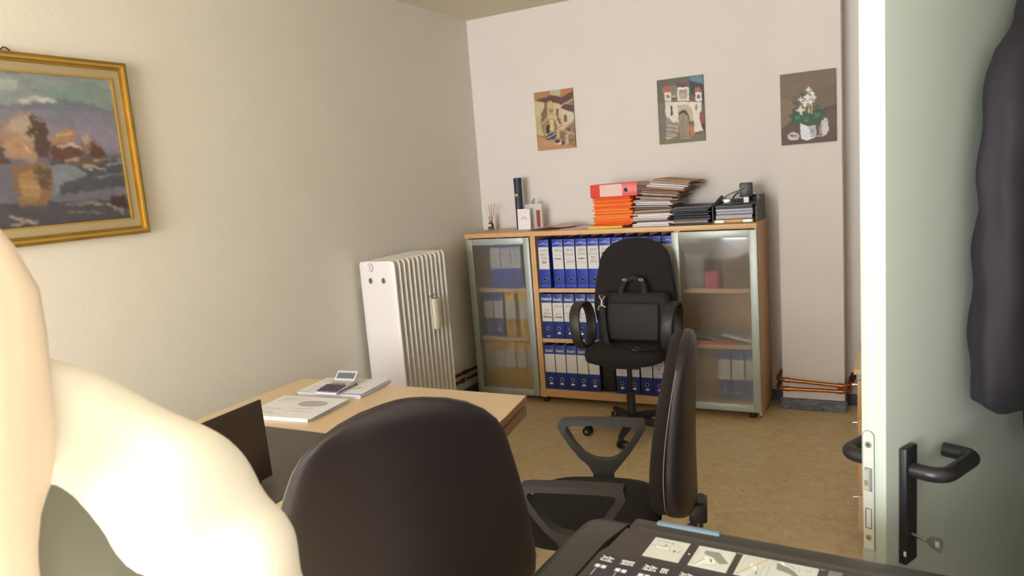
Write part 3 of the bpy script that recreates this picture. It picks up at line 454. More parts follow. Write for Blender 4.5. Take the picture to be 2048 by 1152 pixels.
# other things blurred behind the right door
def boxthing(name, label, cat, c, d, m, rz=0, bev=0.003, group=None):
    o = MB().box((0, 0, d[2]/2), d, None, bev).build(name, m, loc=(c[0], c[1], c[2]), rot=(0, 0, rz)); return tag(o, label, cat, group)
boxthing('carton', 'brown cardboard box on the top shelf behind the right frosted door', 'box', (1.955, -0.22, SH[0]+.0005), (0.17, 0.28, 0.23), mat('cardboard', '80634c', .85))
boxthing('pink_folder', 'pink file box on the top shelf behind the right frosted door', 'box', (1.815, -0.33, SH[0]+.0005), (0.075, 0.16, 0.10), mat('pink_card', 'c0405a', .7))
boxthing('grey_box', 'dull grey box at the left of the top shelf behind the right frosted door', 'box', (1.70, -0.24, SH[0]+.0005), (0.12, 0.26, 0.20), mat('grey_card', '8d857d', .8))
for i in range(5):
    boxthing('paper_sheaf', ['lowest', 'second lowest', 'middle', 'second', 'topmost'][i]+' grey sheaf of papers lying on the boxes behind the right frosted door', 'papers', (1.86, -0.22, SH[0]+.2315+i*.014), (0.34, 0.24, 0.013), mat('sheaf%d' % (i % 2), ['9b938d', '6f6a70'][i % 2], .8), random.uniform(-.05, .05), 0.001, 'sheaves behind the right frosted door')
boxthing('orange_folder', 'orange folder lying flat on the middle shelf behind the right frosted door', 'folder', (1.80, -0.27, SH[1]+.0005), (0.24, 0.30, 0.014), mat('orange_card', 'e2602a', .6), 0.05)
o = boxthing('grey_folder', 'grey folder slanting on the orange folder behind the right frosted door', 'folder', (1.765, -0.26, SH[1]+.028), (0.20, 0.28, 0.012), mat('grey_card2', '9a9298', .7)); o.rotation_euler = (0, 0.10, 0.04)
o = boxthing('paper_sheaf', 'white sheaf of papers sloping down rightwards behind the right frosted door', 'papers', (1.955, -0.25, SH[1]+.022), (0.20, 0.26, 0.018), M_paper); o.rotation_euler = (0, 0.22, 0)

# ------------------------------------------------------------ things on the cabinet top
ZT = CH+0.0006
t = thing('reed_diffuser', 'small glass reed diffuser with rattan sticks at the left end of the cabinet top', 'diffuser', (0.150, -0.145, ZT))
MB().lathe([(0.019, 0), (0.021, 0.003), (0.021, 0.045), (0.014, 0.055), (0.011, 0.058), (0.011, 0.070)]).build('bottle', mat('dark_amber_glass', '3d2a1c', 0.1, spec=0.8), t)
MB().bx(-0.012, 0.012, -0.0225, -0.0200, 0.028, 0.046).build('bottle_label', M_label, t)
MB().lathe([(0.0235, 0), (0.0235, 0.012)]).build('foot', mat('wood_foot', 'a3764c', 0.6), t)
MB().lathe([(0.013, 0.070), (0.014, 0.072), (0.014, 0.100), (0.012, 0.102)]).build('collar', mat('rattan_light', 'c7a077', 0.7), t)
for i in range(9):
    a = i*2.4; r = 0.006+0.028*random.random()
    MB().cyl((0.003*math.cos(a), 0.003*math.sin(a), 0.02), (0.004+r*1.3*math.cos(a), r*math.sin(a), 0.185+0.02*random.random()), 0.0012, 6).build('reed', mat('rattan', 'b3935f', 0.8), t)
t = thing('document_tube', 'tall dark navy document tube with a gold seal standing on the cabinet top', 'tube', (0.400, -0.150, ZT))
MB().lathe([(0.028, 0), (0.0285, 0.002), (0.0285, 0.358), (0.028, 0.360)]).build('tube_body', mat('navy_card', '2b2c42', 0.55), t)
MB().lathe([(0.0292, 0.335), (0.0292, 0.366), (0.027, 0.3675)]).build('tube_cap', mat('navy_card_dark', '242438', 0.5), t)
e = MB(); e.ball((-0.006, -0.0272, 0.245), 0.014, (0.8, 0.2, 1)); e.build('gold_seal', mat('gold_foil', 'c9b067', 0.3, metal=0.8), t)
MB().bx(0.001, 0.006, -0.0290, -0.0280, 0.10, 0.20).build('gold_print', mat('dull_gold', '6b6352', 0.6), t, smooth=0)
# cards
t = thing('greeting_card', 'white card printed with a pink rainbow standing in front of the navy tube', 'card', (0.474, -0.235, ZT))
MB().box((0, 0, 0.0735), (0.100, 0.002, 0.147), Matrix.Rotation(-0.04, 3, 'X')).build('card_stock', M_paper, t, smooth=0)
cv = Canvas(50, 74, 'e6dfe4')
for k, c_ in enumerate(['d99aa8', 'e0b9a0', 'd7a7c4']):
    r_ = 250-k*40; cv.line(c_, 28, sum([[500+r_*math.cos(a), 560-r_*0.75*math.sin(a)] for a in np.linspace(0.1, PI-.1, 12)], []))
cv.poly('5f97a6', [440, 560, 560, 560, 540, 700, 460, 700]); cv.poly('7fa7b5', [420, 520, 480, 500, 540, 560, 470, 620]); cv.poly('4c8294', [470, 690, 530, 690, 530, 800, 480, 800]); cv.line('b9a9b4', 10, [180, 160, 320, 150]); cv.line('c39bb0', 12, [600, 140, 760, 180])
cv.build('card_print', t, (-0.048, -0.0042, 0.145), (1, 0, 0), (0, 0.04, -1), 0.096, 0.142)
t = thing('photo_frame', 'small clear frame with a red and cream picture standing behind the white card', 'picture frame', (0.520, -0.165, ZT))
MB().box((0, 0, 0.088), (0.130, 0.006, 0.172)).build('acrylic_panel', MATS['acrylic'], t)
MB().box((0.036, -0.004, 0.070), (0.030, 0.001, 0.120)).build('red_panel', mat('card_red', '9c3c3c', .7), t)
MB().box((0.055, -0.004, 0.070), (0.008, 0.001, 0.120)).build('cream_panel', mat('card_cream', 'd2c3ae', .7), t)
t = thing('figurine', 'tiny grey animal figurine perched on the clear frame behind the white card', 'figurine', (0.520, -0.165, ZT+0.1742))
f = MB(); f.ball((0, 0, 0.014), 0.010, (1.2, .7, 1.2), 10); f.ball((0.008, 0, 0.031), 0.007, (1, .8, 1), 10); f.cyl((0.006, 0, 0.018), (0.008, 0, 0.030), 0.004, 8); f.cyl((0.005, 0, 0.035), (0.003, 0, 0.043), 0.0018, 6); f.cyl((0.011, 0, 0.035), (0.012, 0, 0.043), 0.0018, 6)
f.cyl((-0.005, 0, 0.006), (-0.006, 0, 0), 0.0025, 6); f.cyl((0.007, 0, 0.006), (0.008, 0, 0), 0.0025, 6); f.build('figure', mat('pewter', '8d8984', 0.4, metal=0.4), t)
# loose leaflet sheets
def leaf(name, label, cat, c, pts, m, th=0.001):
    o = MB().prism([(x, y, z) for x, y, z in pts], (0, 0, th)).build(name, m, smooth=0, loc=c); return tag(o, label, cat)
g = MB(); n = 10
A_ = [(-0.11+0.026*i, -0.085-0.02*math.sin(i*.5), 0.001+0.016*math.sin(i*0.33)**2*(i/10)) for i in range(n+1)]; B_ = [(-0.02+0.026*i, 0.10, 0.006+0.018*math.sin(i*.3)**2) for i in range(n+1)]
vs = [[g.bm.verts.new(p) for p in A_], [g.bm.verts.new(p) for p in B_]]
for i in range(n): g.bm.faces.new((vs[0][i], vs[0][i+1], vs[1][i+1], vs[1][i]))
g2 = bmesh.ops.solidify(g.bm, geom=g.bm.faces[:], thickness=-0.003)
o = g.build('brochure', mat('brochure_red', 'a8383a', 0.35), loc=(0.66, -0.265, ZT+0.004)); tag(o, 'glossy red open brochure with curled edges lying on the cabinet top', 'brochure')
b2 = MB(); vs = [[b2.bm.verts.new((p[0]*.93+.01, p[1]+.012, p[2]+.0052)) for p in A_], [b2.bm.verts.new((p[0]*.9+.01, p[1]-.01, p[2]+.0032)) for p in B_]]
for i in range(n): b2.bm.faces.new((vs[0][i], vs[0][i+1], vs[1][i+1], vs[1][i]))
b2.build('inner_page', mat('page_pink', 'd9b3b3', 0.6), o, smooth=0)
leaf('paper_sheet', 'white loose sheet lying between the red brochure and the orange stack', 'paper', (0.90, -0.22, ZT), [(-0.11, -0.12, 0), (0.105, -0.10, 0), (0.12, 0.12, 0.004), (-0.08, 0.12, 0)], M_paper)

def folder_mesh(w, d, h, m, name, open_=0.0, crease=0.35):
    # folded card with its fold at the front (-y), leaves slightly gaping
    b = MB(); k = 5; prof = []
    for i in range(k+1):
        a = PI*i/k; prof.append((-d/2-0.25*h*math.sin(a), h/2-h/2*math.cos(a)))
    outer = [(d/2, 0)]+prof+[(d/2, h+open_)]
    inner = [(d/2, h+open_-h*0.28), (-d/2+0.001, h*0.72), (-d/2+0.001, h*0.28), (d/2, h*0.28)]
    pts = [(-w/2, y, z) for y, z in outer+inner]
    b.prism(pts, (w, 0, 0)); return b.mesh(name, m, 50)
OR = [mat('folder_orange_%d' % i, c, 0.6) for i, c in enumerate(['e8631c', 'f07a26', 'dd5518', 'f28b35'])]
# yellow folder below
ofm = folder_mesh(0.235, 0.31, 0.016, mat('folder_yellow', 'dcc23e', 0.6), 'yellow_folder')
o = bpy.data.objects.new('card_folder', ofm); COL.objects.link(o); o.location = (1.148, -0.262, ZT); tag(o, 'thin yellow card folder at the bottom of the orange stack', 'folder')
GO = 'orange card folders in the tall stack'
protos = {}
z = ZT+0.0168; k = 0
while z < 1.405:
    th = random.choice([0.005, 0.006, 0.0075, 0.009, 0.0115]); ci = random.choice([0, 0, 2, 1, 2]) if th < 0.0095 else random.choice([1, 3])
    key = (th, ci)
    if key not in protos: protos[key] = folder_mesh(0.255, 0.33, th*0.93, OR[ci], 'orange_folder')
    o = bpy.data.objects.new('card_folder', protos[key]); COL.objects.link(o)
    o.location = (1.205+random.uniform(-.009, .009), -0.250+random.uniform(-.012, .012), z); o.rotation_euler = (0, 0, random.uniform(-.04, .04))
    tag(o, ordinal(k)+' orange card folder from the bottom of the tall orange stack', 'folder', GO)
    z += th; k += 1
print('orange', k)
ZO = z+0.001
# red lever arch binder lying on its side on top
t = thing('lever_arch_binder', 'red lever arch binder lying flat on top of the orange folder stack', 'binder', (1.222, -0.430, ZO), 0.03)
c = MB(); c.bx(-0.155, 0.155, 0, 0.003, 0, 0.082, 0.001); c.bx(-0.155, 0.155, 0.003, 0.285, 0, 0.003); c.bx(-0.155, 0.155, 0.003, 0.285, 0.079, 0.082)
c.build('cover', mat('binder_red', 'dc4434', 0.4), t)
MB().bx(-0.09, 0.058, -0.001, 0.0005, 0.004, 0.079).build('spine_label', mat('label_pinkish', 'dcb9b0', 0.5), t, smooth=0)
MB().bx(-0.148, 0.14, 0.03, 0.27, 0.005, 0.055).build('paper_block', M_paper, t)
r_ = MB().tube([(0.083+0.0115*math.cos(a), -0.0012, 0.040+0.0115*math.sin(a)) for a in [2*PI*i/18 for i in range(18)]], 0.003, 6, close=True).build('finger_ring', M_steel, t)
MB().cyl((0.083, 0.0005, 0.040), (0.083, -0.0014, 0.040), 0.0100, 16).build('finger_hole', M_ink, r_)
text('lettering', 'S', 0.022, mat('red_print_dark', '7c2a28', 0.6), t, (-0.118, -0.001, 0.032), (0, 0, 1), (-1, 0, 0), 'LEFT')
# tall pile of files
PC = [mat('file_%d' % i, c, 0.8) for i, c in enumerate(['c49f80', 'd3bfae', 'b08e72', 'd9d2d2', 'a07f69', 'a29aa2', 'cbb093', '7a6a64', 'e3dee2'])]
z = ZT; k = 0; zz = []
fprot = {}
while z < 1.490:
    f_ = (z-ZT)/0.285; th = random.choice([0.0048, 0.006, 0.0075, 0.0095]); ci = random.randrange(9)
    if k < 2: ci = 8
    key = (th, ci)
    if key not in fprot: fprot[key] = folder_mesh(0.235, 0.32, th*0.86, PC[ci], 'file_folder', 0.0)
    o = bpy.data.objects.new('paper_file', fprot[key]); COL.objects.link(o)
    cx = 1.460+(0.02*f_ if f_ < 0.5 else 0.01+0.27*(f_-0.5)); rz = random.uniform(-.05, .05); tl_ = 0.13*min(1, max(0, (f_-.35)/.4))
    o.location = (cx+random.uniform(-.02, .02), -0.25+random.uniform(-.018, .018), z)
    o.rotation_euler = (0, tl_, rz+random.uniform(-.06, .06))
    tag(o, ordinal(k)+' paper file from the bottom of the leaning tall pile', 'file', 'files in the tall leaning pile'); zz.append(o)
    z += th+0.0005+(0.0028 if 0 < tl_ < 0.129 else 0); k += 1
zz[-1]['label'] = 'topmost beige paper file on the leaning tall pile, jutting to the right'; zz[0]['label'] = 'white paper file at the very bottom of the leaning tall pile'
print('files', k)
# lower dark pile
DC = [mat('darkfile_%d' % i, c, 0.5) for i, c in enumerate(['34333c', '2b2a33', 'a39488', '4a4a55', '23232b', '55545e', '8e8880'])]
z = ZT
for k, (ci, th) in enumerate([(4, .012), (2, .010), (6, .008), (3, .012), (1, .016), (0, .014), (4, .010), (5, .010), (3, .008), (5, .012)]):
    o = bpy.data.objects.new('document_wallet', folder_mesh(0.225, 0.30, th*0.86, DC[ci], 'wallet')); COL.objects.link(o)
    o.location = (1.708+random.uniform(-.01, .01), -0.255+random.uniform(-.01, .01), z); o.rotation_euler = (0, 0, random.uniform(-.05, .05))
    tag(o, ['bottom', 'second lowest', 'third lowest', 'fourth lowest', 'fifth lowest', 'sixth lowest', 'fourth from top', 'third from top', 'second from top', 'topmost'][k]+' '+('beige' if ci == 2 else 'pale grey' if ci == 6 else 'dark grey')+' document wallet in the low pile left of the letter tray', 'document wallet', 'wallets in the low dark pile')
    z += th+0.0003
# letter tray
t = thing('letter_tray', 'dark grey letter tray full of papers at the right end of the cabinet top', 'tray', (1.964, -0.255, ZT), 0.0)
M_tray = mat('tray_plastic', '4b474b', 0.45)
def tray_side(x):
    pts = [(x, -0.165, 0), (x, 0.165, 0), (x, 0.165, 0.145), (x, 0.10, 0.160), (x, -0.10, 0.125), (x, -0.165, 0.100)]
    b = MB().prism(pts, (0.004, 0, 0)); return b
for nm, x in (('left_wall', -0.127), ('right_wall', 0.123)): tray_side(x).build('side_wall', M_tray, t, smooth=0)
MB().bx(-0.123, 0.123, -0.165, 0.165, 0, 0.004).build('floor_panel', M_tray, t)
MB().bx(-0.123, 0.123, 0.161, 0.165, 0.004, 0.13).build('rear_wall', M_tray, t)
MB().prism([(0.1272, -0.03, 0.115), (0.1272, 0.015, 0.120), (0.1272, -0.005, 0.095)], (0.0006, 0, 0)).build('cutout', M_dark, t)
q = thing('gold_folder', 'gold edged folder with two bright metal clips at the bottom of the letter tray', 'folder', (1.960, -0.270, ZT+0.0045))
MB().bx(-0.115, 0.115, -0.158, 0.14, 0.0, 0.020, 0.003).build('folder_body', mat('folder_gold', 'b58e2e', 0.35), q)
for x in (-0.082, 0.082): MB().bx(x-0.027, x+0.027, -0.162, -0.1585, 0.001, 0.018, 0.001).build('metal_clip', mat('bright_clip', 'e8e2c8', 0.3, metal=0.3), q)
z = ZT+0.026
for k, (c_, th, nm) in enumerate([('b9b3bb', .028, 'light grey'), ('a8abc6', .020, 'pale blue'), ('c6c6d4', .012, 'white'), ('55545c', .010, 'dark grey'), ('6f6f79', .008, 'grey')]):
    o = bpy.data.objects.new('paper_sheaf', folder_mesh(0.212, 0.28, th*0.88, mat('traypaper%d' % k, c_, .7), 'sheaf')); COL.objects.link(o)
    o.location = (1.958+random.uniform(-.004, .004), -0.26, z); o.rotation_euler = (0, 0, random.uniform(-.02, .02))
    tag(o, nm+' sheaf of papers in the letter tray, '+['lowest above the gold folder', 'second from the bottom', 'third from the bottom', 'second from the top', 'topmost'][k], 'papers', 'sheaves in the letter tray'); z += th+0.0003
ZP = z
t = thing('hole_punch', 'chrome and black hole punch on the papers in the letter tray', 'hole punch', (1.935, -0.31, ZP), 0.1); t.scale = (1.15, 1.2, 1.2)
MB().bx(-0.055, 0.055, -0.022, 0.022, 0, 0.008, 0.003).build('base', M_black, t)
MB().bx(-0.045, -0.005, -0.016, 0.016, 0.008, 0.032, 0.004).build('body', M_steel, t)
MB().tube([(-0.05, 0, 0.020), (-0.03, 0, 0.046), (0.0, 0, 0.060), (0.035, 0, 0.070), (0.062, 0, 0.082)], 0, 12, sect=(0.030, 0.008, (0, 1, 0))).build('lever', M_steel, t)
MB().tube([(0.010, 0, 0.014), (0.004, 0, 0.032), (0.016, 0, 0.050), (0.034, 0, 0.060)], 0, 10, sect=(0.024, 0.008, (0, 1, 0))).build('spring_arm', M_black, t)
t = thing('power_adapter', 'black plug power adapter standing upright in the letter tray', 'adapter', (2.012, -0.275, ZP), 0.1); t.scale = (1.1, 1.1, 1.22)
MB().bx(-0.034, 0.034, -0.02, 0.02, 0.034, 0.104, 0.006).build('housing', mat('adapter_grey', '2e3038', 0.4), t)
MB().bx(-0.014, 0.014, -0.012, 0.012, 0.006, 0.034, 0.002).build('plug_body', M_wht, t)
for x in (-0.008, 0.008): MB().cyl((x, 0, 0), (x, 0, 0.010), 0.002, 8).build('plug_pin', M_steel, t)
MB().tube([(0.034, 0, 0.06), (0.052, 0, 0.055), (0.062, 0.01, 0.03), (0.055, 0.02, 0.005)], 0.0025, 8).build('cable', mat('grey_cable', '9a948e', .5), t)
t = thing('webcam', 'black box shaped device behind the adapter on the right wall of the letter tray', 'device', (2.050, -0.190, ZP), -0.2)
MB().bx(-0.035, 0.035, -0.015, 0.015, 0.012, 0.050, 0.003).build('device_body', M_black, t)
MB().tube([(-0.03, 0, 0.03), (-0.045, -0.01, 0.035), (-0.055, -0.015, 0.015), (-0.03, -0.02, 0.0)], 0.004, 8).build('cable', M_black, t)

# ============================================================ PICTURES
def unframed(name, label, spec, x, z1, w, h, y, tilt, nx, ny):
    t = thing(name, label, 'picture', (x, y, z1), 0)
    MB().bx(0, w, -0.014, -0.001, -h, 0).build('panel', mat('board_edge', '6b5a48', 0.8), t, smooth=0)
    cv = Canvas(nx, ny, PAINT[spec][0]); cv.draw(PAINT[spec][1], h/w); cv.brush(0.10, 3)
    cv.build('painted_surface', t, (0, -0.0146, 0), (1, 0, 0), (0, 0, -1), w, h)
    MB().tube([(w/2-0.004, -0.004, -0.004), (w/2-0.004, -0.004, 0.008), (w/2+0.004, -0.004, 0.008), (w/2+0.004, -0.004, -0.004)], 0.0008, 6).build('hanger', M_steel, t)
unframed('painting', 'small unframed painting of ochre village houses, leftmost on the back wall', 'village', 0.515, 2.166, 0.298, 0.410, 0, 0, 90, 124)
unframed('painting', 'small unframed painting of a white stone gateway with towers, above the paper pile', 'gate', 1.416, 2.137, 0.303, 0.417, 0, 0, 100, 136)
unframed('painting', 'small unframed painting of white flowers in a pot, hanging on the pillar', 'flower', 2.2075, 2.055, 0.303, 0.412, -0.166, 0, 110, 150)
# framed seascape on the left wall; y runs along the wall
t = thing('framed_painting', 'large gilt framed seascape with brown rocks hanging on the left wall', 'picture', (0, -3.315, 0))
M_gold = mat('gilt', 'b08f45', 0.32, metal=0.75, noise=0.15, scale=12)
M_gold2 = mat('gilt_light', 'd8b25a', 0.28, metal=0.7)
yl, yr, zt_, zb_ = -0.455, 0.455, 2.163, 1.469
def frame_ring(name, inset, width, x0, x1, m, bev=0.002, par=None):
    a, b, c_, d_ = yl+inset, yr-inset, zb_+inset, zt_-inset
    f = MB()
    for (p, q, r, s_) in [((a, d_), (b, d_), (b-width, d_-width), (a+width, d_-width)), ((b, d_), (b, c_), (b-width, c_+width), (b-width, d_-width)),
                          ((b, c_), (a, c_), (a+width, c_+width), (b-width, c_+width)), ((a, c_), (a, d_), (a+width, d_-width), (a+width, c_+width))]:
        f.prism([(x0, *p), (x0, *q), (x0, *r), (x0, *s_)], (x1-x0, 0, 0))
    return f.build(name, m, par or t, smooth=0)
frame_ring('outer_moulding', 0.0, 0.012, 0.001, 0.030, M_gold)
frame_ring('raised_bead', 0.012, 0.009, 0.001, 0.036, M_gold2)
frame_ring('inner_moulding', 0.021, 0.012, 0.001, 0.026, M_gold)
frame_ring('linen_slip', 0.033, 0.032, 0.001, 0.020, mat('linen_slip', 'a99a75', 0.85, bump=0.3, bscale=700))
frame_ring('gilt_fillet', 0.064, 0.005, 0.001, 0.023, M_gold2)
MB().bx(0.001, 0.012, yl+0.06, yr-0.06, zb_+0.06, zt_-0.06).build('backing_board', M_beech, t, smooth=0)
cv = Canvas(260, 200, PAINT['sea'][0]); cv.draw(PAINT['sea'][1], 0.75); cv.im *= 0.85; cv.brush(0.16, 5, 5, 2, 6.0, 4, 0.72)
cv.build('painted_surface', t, (0.014, -0.385, 2.104), (0, 1, 0), (0, 0, -1), 0.770, 0.582)
MB().tube([(0.004, -0.02, 2.160), (0.006, 0.0, 2.180), (0.006, 0.012, 2.178), (0.004, 0.03, 2.160)], 0.0022, 6).build('hanging_hook', M_copperdk, t)
# ============================================================ RADIATOR AND PIPES
t = thing('radiator', 'tall white column radiator standing along the left wall', 'radiator', (0.165, -1.555, 0))
RZ0, RZ1, RD = 0.17, 1.165, 0.128
def section_mesh(full):
    b = MB(); n = 28
    def outline(k, dz):
        pts = []
        for i in range(n):
            a = 2*PI*i/n; c_, s_ = math.cos(a), math.sin(a)
            lx = RD*k*math.copysign(abs(c_)**0.75, c_); th = (0.0185 if full else 0.0150)*math.copysign(abs(s_)**(0.55 if full else 0.7), s_)*((0.90+0.10*abs(math.cos(3*PI*lx/(2*RD)))) if full else (0.55+0.45*abs(math.cos(1.5*PI*lx/RD))))*min(1, k+.1)
            pts.append((lx, th, dz))
        return pts
    zs = [(0.90, RZ0), (0.975, RZ0+0.012), (1, RZ0+0.03), (1, RZ1-0.04), (0.985, RZ1-0.016), (0.93, RZ1-0.004), (0.86, RZ1)]
    b.rings([outline(k, z_) for k, z_ in zs]); return b.mesh('radiator_section', M_radside if full else M_rad, 40)
sm = section_mesh(False); se = section_mesh(True)
for i in range(12):
    o = bpy.data.objects.new('radiator_section', se if i == 0 else sm); COL.objects.link(o); o.parent = t; o.location = (0, 0.012+0.0465*i, 0)
    if i == 0: first = o
for z_ in (RZ0+0.06, RZ1-0.06): MB().cyl((0, 0.0, z_), (0, 0.535, z_), 0.022, 14).build('header_tube', M_rad, t)
for x_ in (-0.045, 0.048):
    rr = MB().tube([(x_+0.0165*math.cos(a), -0.0185, 1.052+0.020*math.sin(a)) for a in [2*PI*i/18 for i in range(18)]], 0.0035, 6, close=True).build('gap_rim', M_radside, first)
    MB().prism([(x_+0.0150*math.cos(a), -0.0195, 1.052+0.018*math.sin(a)) for a in [2*PI*i/18 for i in range(18)]], (0, 0.003, 0)).build('gap', mat('gap_grey', '5f5c58', .8), first, smooth=0)
v = MB(); v.cyl((-0.040, 0.0, 1.130), (-0.040, -0.022, 1.130), 0.026, 20); v.cyl((-0.040, -0.022, 1.130), (-0.040, -0.034, 1.130), 0.019, 20); v.build('air_valve', M_radside, t)
MB().cyl((0.06, 0.53, 1.125), (0.06, 0.555, 1.125), 0.010, 12).build('bleed_plug', M_steel, t)
for y_ in (0.06, 0.48): MB().bx(-0.163, -0.11, y_-0.012, y_+0.012, 1.02, 1.05).build('wall_bracket', M_rad, t)
for y_ in (0.10, 0.44): MB().bx(-0.09, 0.06, y_-0.015, y_+0.015, 0.001, 0.18).build('foot', M_rad, t)
# hanging humidifier
t = thing('humidifier', 'cream ceramic humidifier hooked on the front of the radiator', 'humidifier', (0.310, -1.215, 0.700))
rs = []
for z_, k in [(0, .82), (0.004, .96), (0.02, 1), (0.17, 1), (0.19, 0.97)]:
    rs.append([Vector((0.012+0.016*k*math.sin(a), 0.036*k*math.cos(a), z_)) for a in [2*PI*i/20 for i in range(20)]])
MB().rings(rs).build('vessel', mat('cream_ceramic', 'd6d1b8', 0.3), t)
MB().prism([(0.012+0.0125*math.sin(a), 0.031*math.cos(a), 0.1905) for a in [2*PI*i/20 for i in range(20)]], (0, 0, 0.0008)).build('opening', mat('vessel_dark', '8d8874', .7), t)
for s_ in (-1, 1): MB().tube([(0.008, s_*0.028, 0.185), (0.0, s_*0.028, 0.206), (-0.014, s_*0.026, 0.208), (-0.022, s_*0.024, 0.196)], 0.0018, 6).build('wire_hook', M_copperdk, t)
# pipes behind the radiator and around the pillar
t = thing('heating_pipe', 'upper dark copper pipe running along the left wall from the radiator to the corner', 'pipe', (0, 0, 0))
MB().tube([(0.06, -1.00, 0.232), (0.06, -0.10, 0.210), (0.06, -0.06, 0.210), (0.09, -0.022, 0.210)], 0.011, 12).build('pipe_run', M_copperdk, t)
MB().cyl((0.06, -0.56, 0.2215), (0.06, -0.50, 0.220), 0.016, 14).build('coupling', M_copperdk, t)
MB().cyl((0.06, -0.52, 0.236), (0.06, -0.52, 0.254), 0.008, 10).build('bleed_screw', M_steel, t)
t = thing('heating_pipe', 'lower dark copper pipe running along the left wall beside the radiator foot', 'pipe', (0, 0, 0))
MB().tube([(0.06, -1.00, 0.180), (0.06, -0.10, 0.155), (0.06, -0.06, 0.155), (0.09, -0.022, 0.155)], 0.011, 12).build('pipe_run', M_copperdk, t)
MB().cyl((0.06, -0.60, 0.169), (0.06, -0.54, 0.168), 0.016, 14).build('coupling', M_copperdk, t)
MB().cyl((0.06, -0.575, 0.168), (0.085, -0.575, 0.180), 0.008, 10).build('pipe_clip', M_steel, t)
def wrap_pipe(zl, zr, label, up):
    t = thing('heating_pipe', label, 'pipe', (0, 0, 0)); r = 0.0115
    MB().tube([(2.215, -0.200, zl), (2.515, -0.200, zr)], r, 14).build('pipe_run', M_copper, t)
    for (xa, xb, zz_) in ((2.198, 2.226, zl), (2.500, 2.528, zr)): MB().cyl((xa, -0.200, zz_), (xb, -0.200, zz_), r*1.35, 14).build('coupling', M_copper, t)
    el_ = [(2.205, -0.200, zl), (2.172, -0.198, zl+0.001), (2.156, -0.182, zl+0.003), (2.153, -0.15, zl+0.006), (2.153, -0.03, zl+0.012)]
    MB().tube(el_, r*1.15, 12).build('elbow', M_copper, t)
    er = [(2.520, -0.200, zr), (2.548, -0.198, zr), (2.564, -0.182, zr), (2.567, -0.14, zr+0.002), (2.567, -0.03, zr+0.008)]
    MB().tube(er, r*1.15, 12).build('elbow', M_copper, t)
wrap_pipe(0.196, 0.178, 'upper of the two bright copper pipes wrapping the foot of the pillar', True)
wrap_pipe(0.140, 0.142, 'lower of the two bright copper pipes wrapping the foot of the pillar', False)
t = thing('pipe_stub', 'short tarnished pipe stub with a fitting sticking up beside the pillar foot', 'pipe', (2.578, -0.120, 0.18))
MB().cyl((0, 0, 0), (0.006, -0.01, 0.045), 0.012, 12).build('stub', M_copperdk, t); MB().cyl((0.005, -0.008, 0.030), (0.009, -0.015, 0.060), 0.017, 12).build('fitting', M_copperdk, t)

# ============================================================ DESK
t = thing('desk', 'large beech desk with a thick brown edge by the left wall', 'desk', (0, 0, 0))
right = [(1.553, -2.464), (1.592, -2.70), (1.622, -2.95), (1.640, -3.2), (1.646, -3.45), (1.640, -3.7), (1.622, -3.92), (1.60, -4.05)]
poly = [(0.40, -2.464)] + right + [(0.40, -4.05)]
b = MB().prism([(x, y, 0.7125) for x, y in poly], (0, 0, 0.0275)); b.build('desk_top', M_desk, t, smooth=0)
e_ = MB(); 
pe = [(x+0.0008, y+(0.0008 if i == 0 else 0), 0) for i, (x, y) in enumerate(right)]
for i in range(len(right)-1):
    (xa, ya), (xb, yb) = right[i], right[i+1]; e_.prism([(xa, ya, 0.713), (xb, yb, 0.713), (xb, yb, 0.7385), (xa, ya, 0.7385)], (0.0012, 0, 0))
e_.build('edge_band', M_deskedge, t, smooth=0)
poly2 = [(0.42, -2.50)] + [(x+0.006, y-0.018) for x, y in right[:-1]] + [(1.59, -4.03), (0.42, -4.03)]
MB().prism([(x, y, 0.668) for x, y in poly2], (0, 0, 0.036)).build('under_panel', M_deskedge, t, smooth=0)
MB().bx(0.44, 1.50, -2.58, -2.555, 0.002, 0.667).build('leg_panel', M_desk, t); MB().bx(0.44, 1.50, -4.00, -3.975, 0.002, 0.667).build('leg_panel', M_desk, t)
MB().bx(1.05, 1.07, -3.97, -2.585, 0.25, 0.667).build('modesty_panel', M_desk, t)
o = MB().prism([(0.745, -3.045, 0.7408), (1.312, -3.045, 0.7408), (1.312, -3.72, 0.7408), (0.745, -3.72, 0.7408)], (0, 0, 0.003)).build('desk_pad', mat('pad_black', '4a443e', 0.45, bump=0.15, bscale=900), smooth=0)
tag(o, 'dark leatherette desk pad under the laptop', 'desk pad')
# laptop
t = thing('laptop', 'open dark brown laptop seen from the back of its lid on the desk pad', 'laptop', (1.178, -3.47, 0.7445), math.radians(-90+2.0))
# local: x along the hinge (towards -y of the room), y towards the visitors' side (+x of the room)
LW = 0.375
MB().bx(-0.02, LW-0.02, -0.265, -0.006, 0.0, 0.018, 0.004).build('base', M_black, t)
lid = MB().box((0, 0, 0.118), (LW, 0.006, 0.236), None, 0.0025); 
o = lid.build('lid', mat('lid_brown', '3d302b', 0.42), t); o.location = (LW/2-0.06, -0.004, 0.010); o.rotation_euler = (math.radians(2), math.radians(0), 0)
MB().bx(-LW/2+0.012, LW/2-0.012, -0.0035, -0.0030, 0.02, 0.225).build('screen', mat('screen_dark', '15171c', 0.2), o, smooth=0)
for x_ in (0.015, 0.30): MB().cyl((x_, 0.002, 0.012), (x_+0.05, 0.002, 0.012), 0.010, 14).build('hinge', mat('hinge_grey', '5a4f48', 0.4), t)
kb = MB().bx(0.01, 0.325, -0.16, -0.04, 0.018, 0.0195).build('keyboard', mat('key_black', '141416', .5), t)
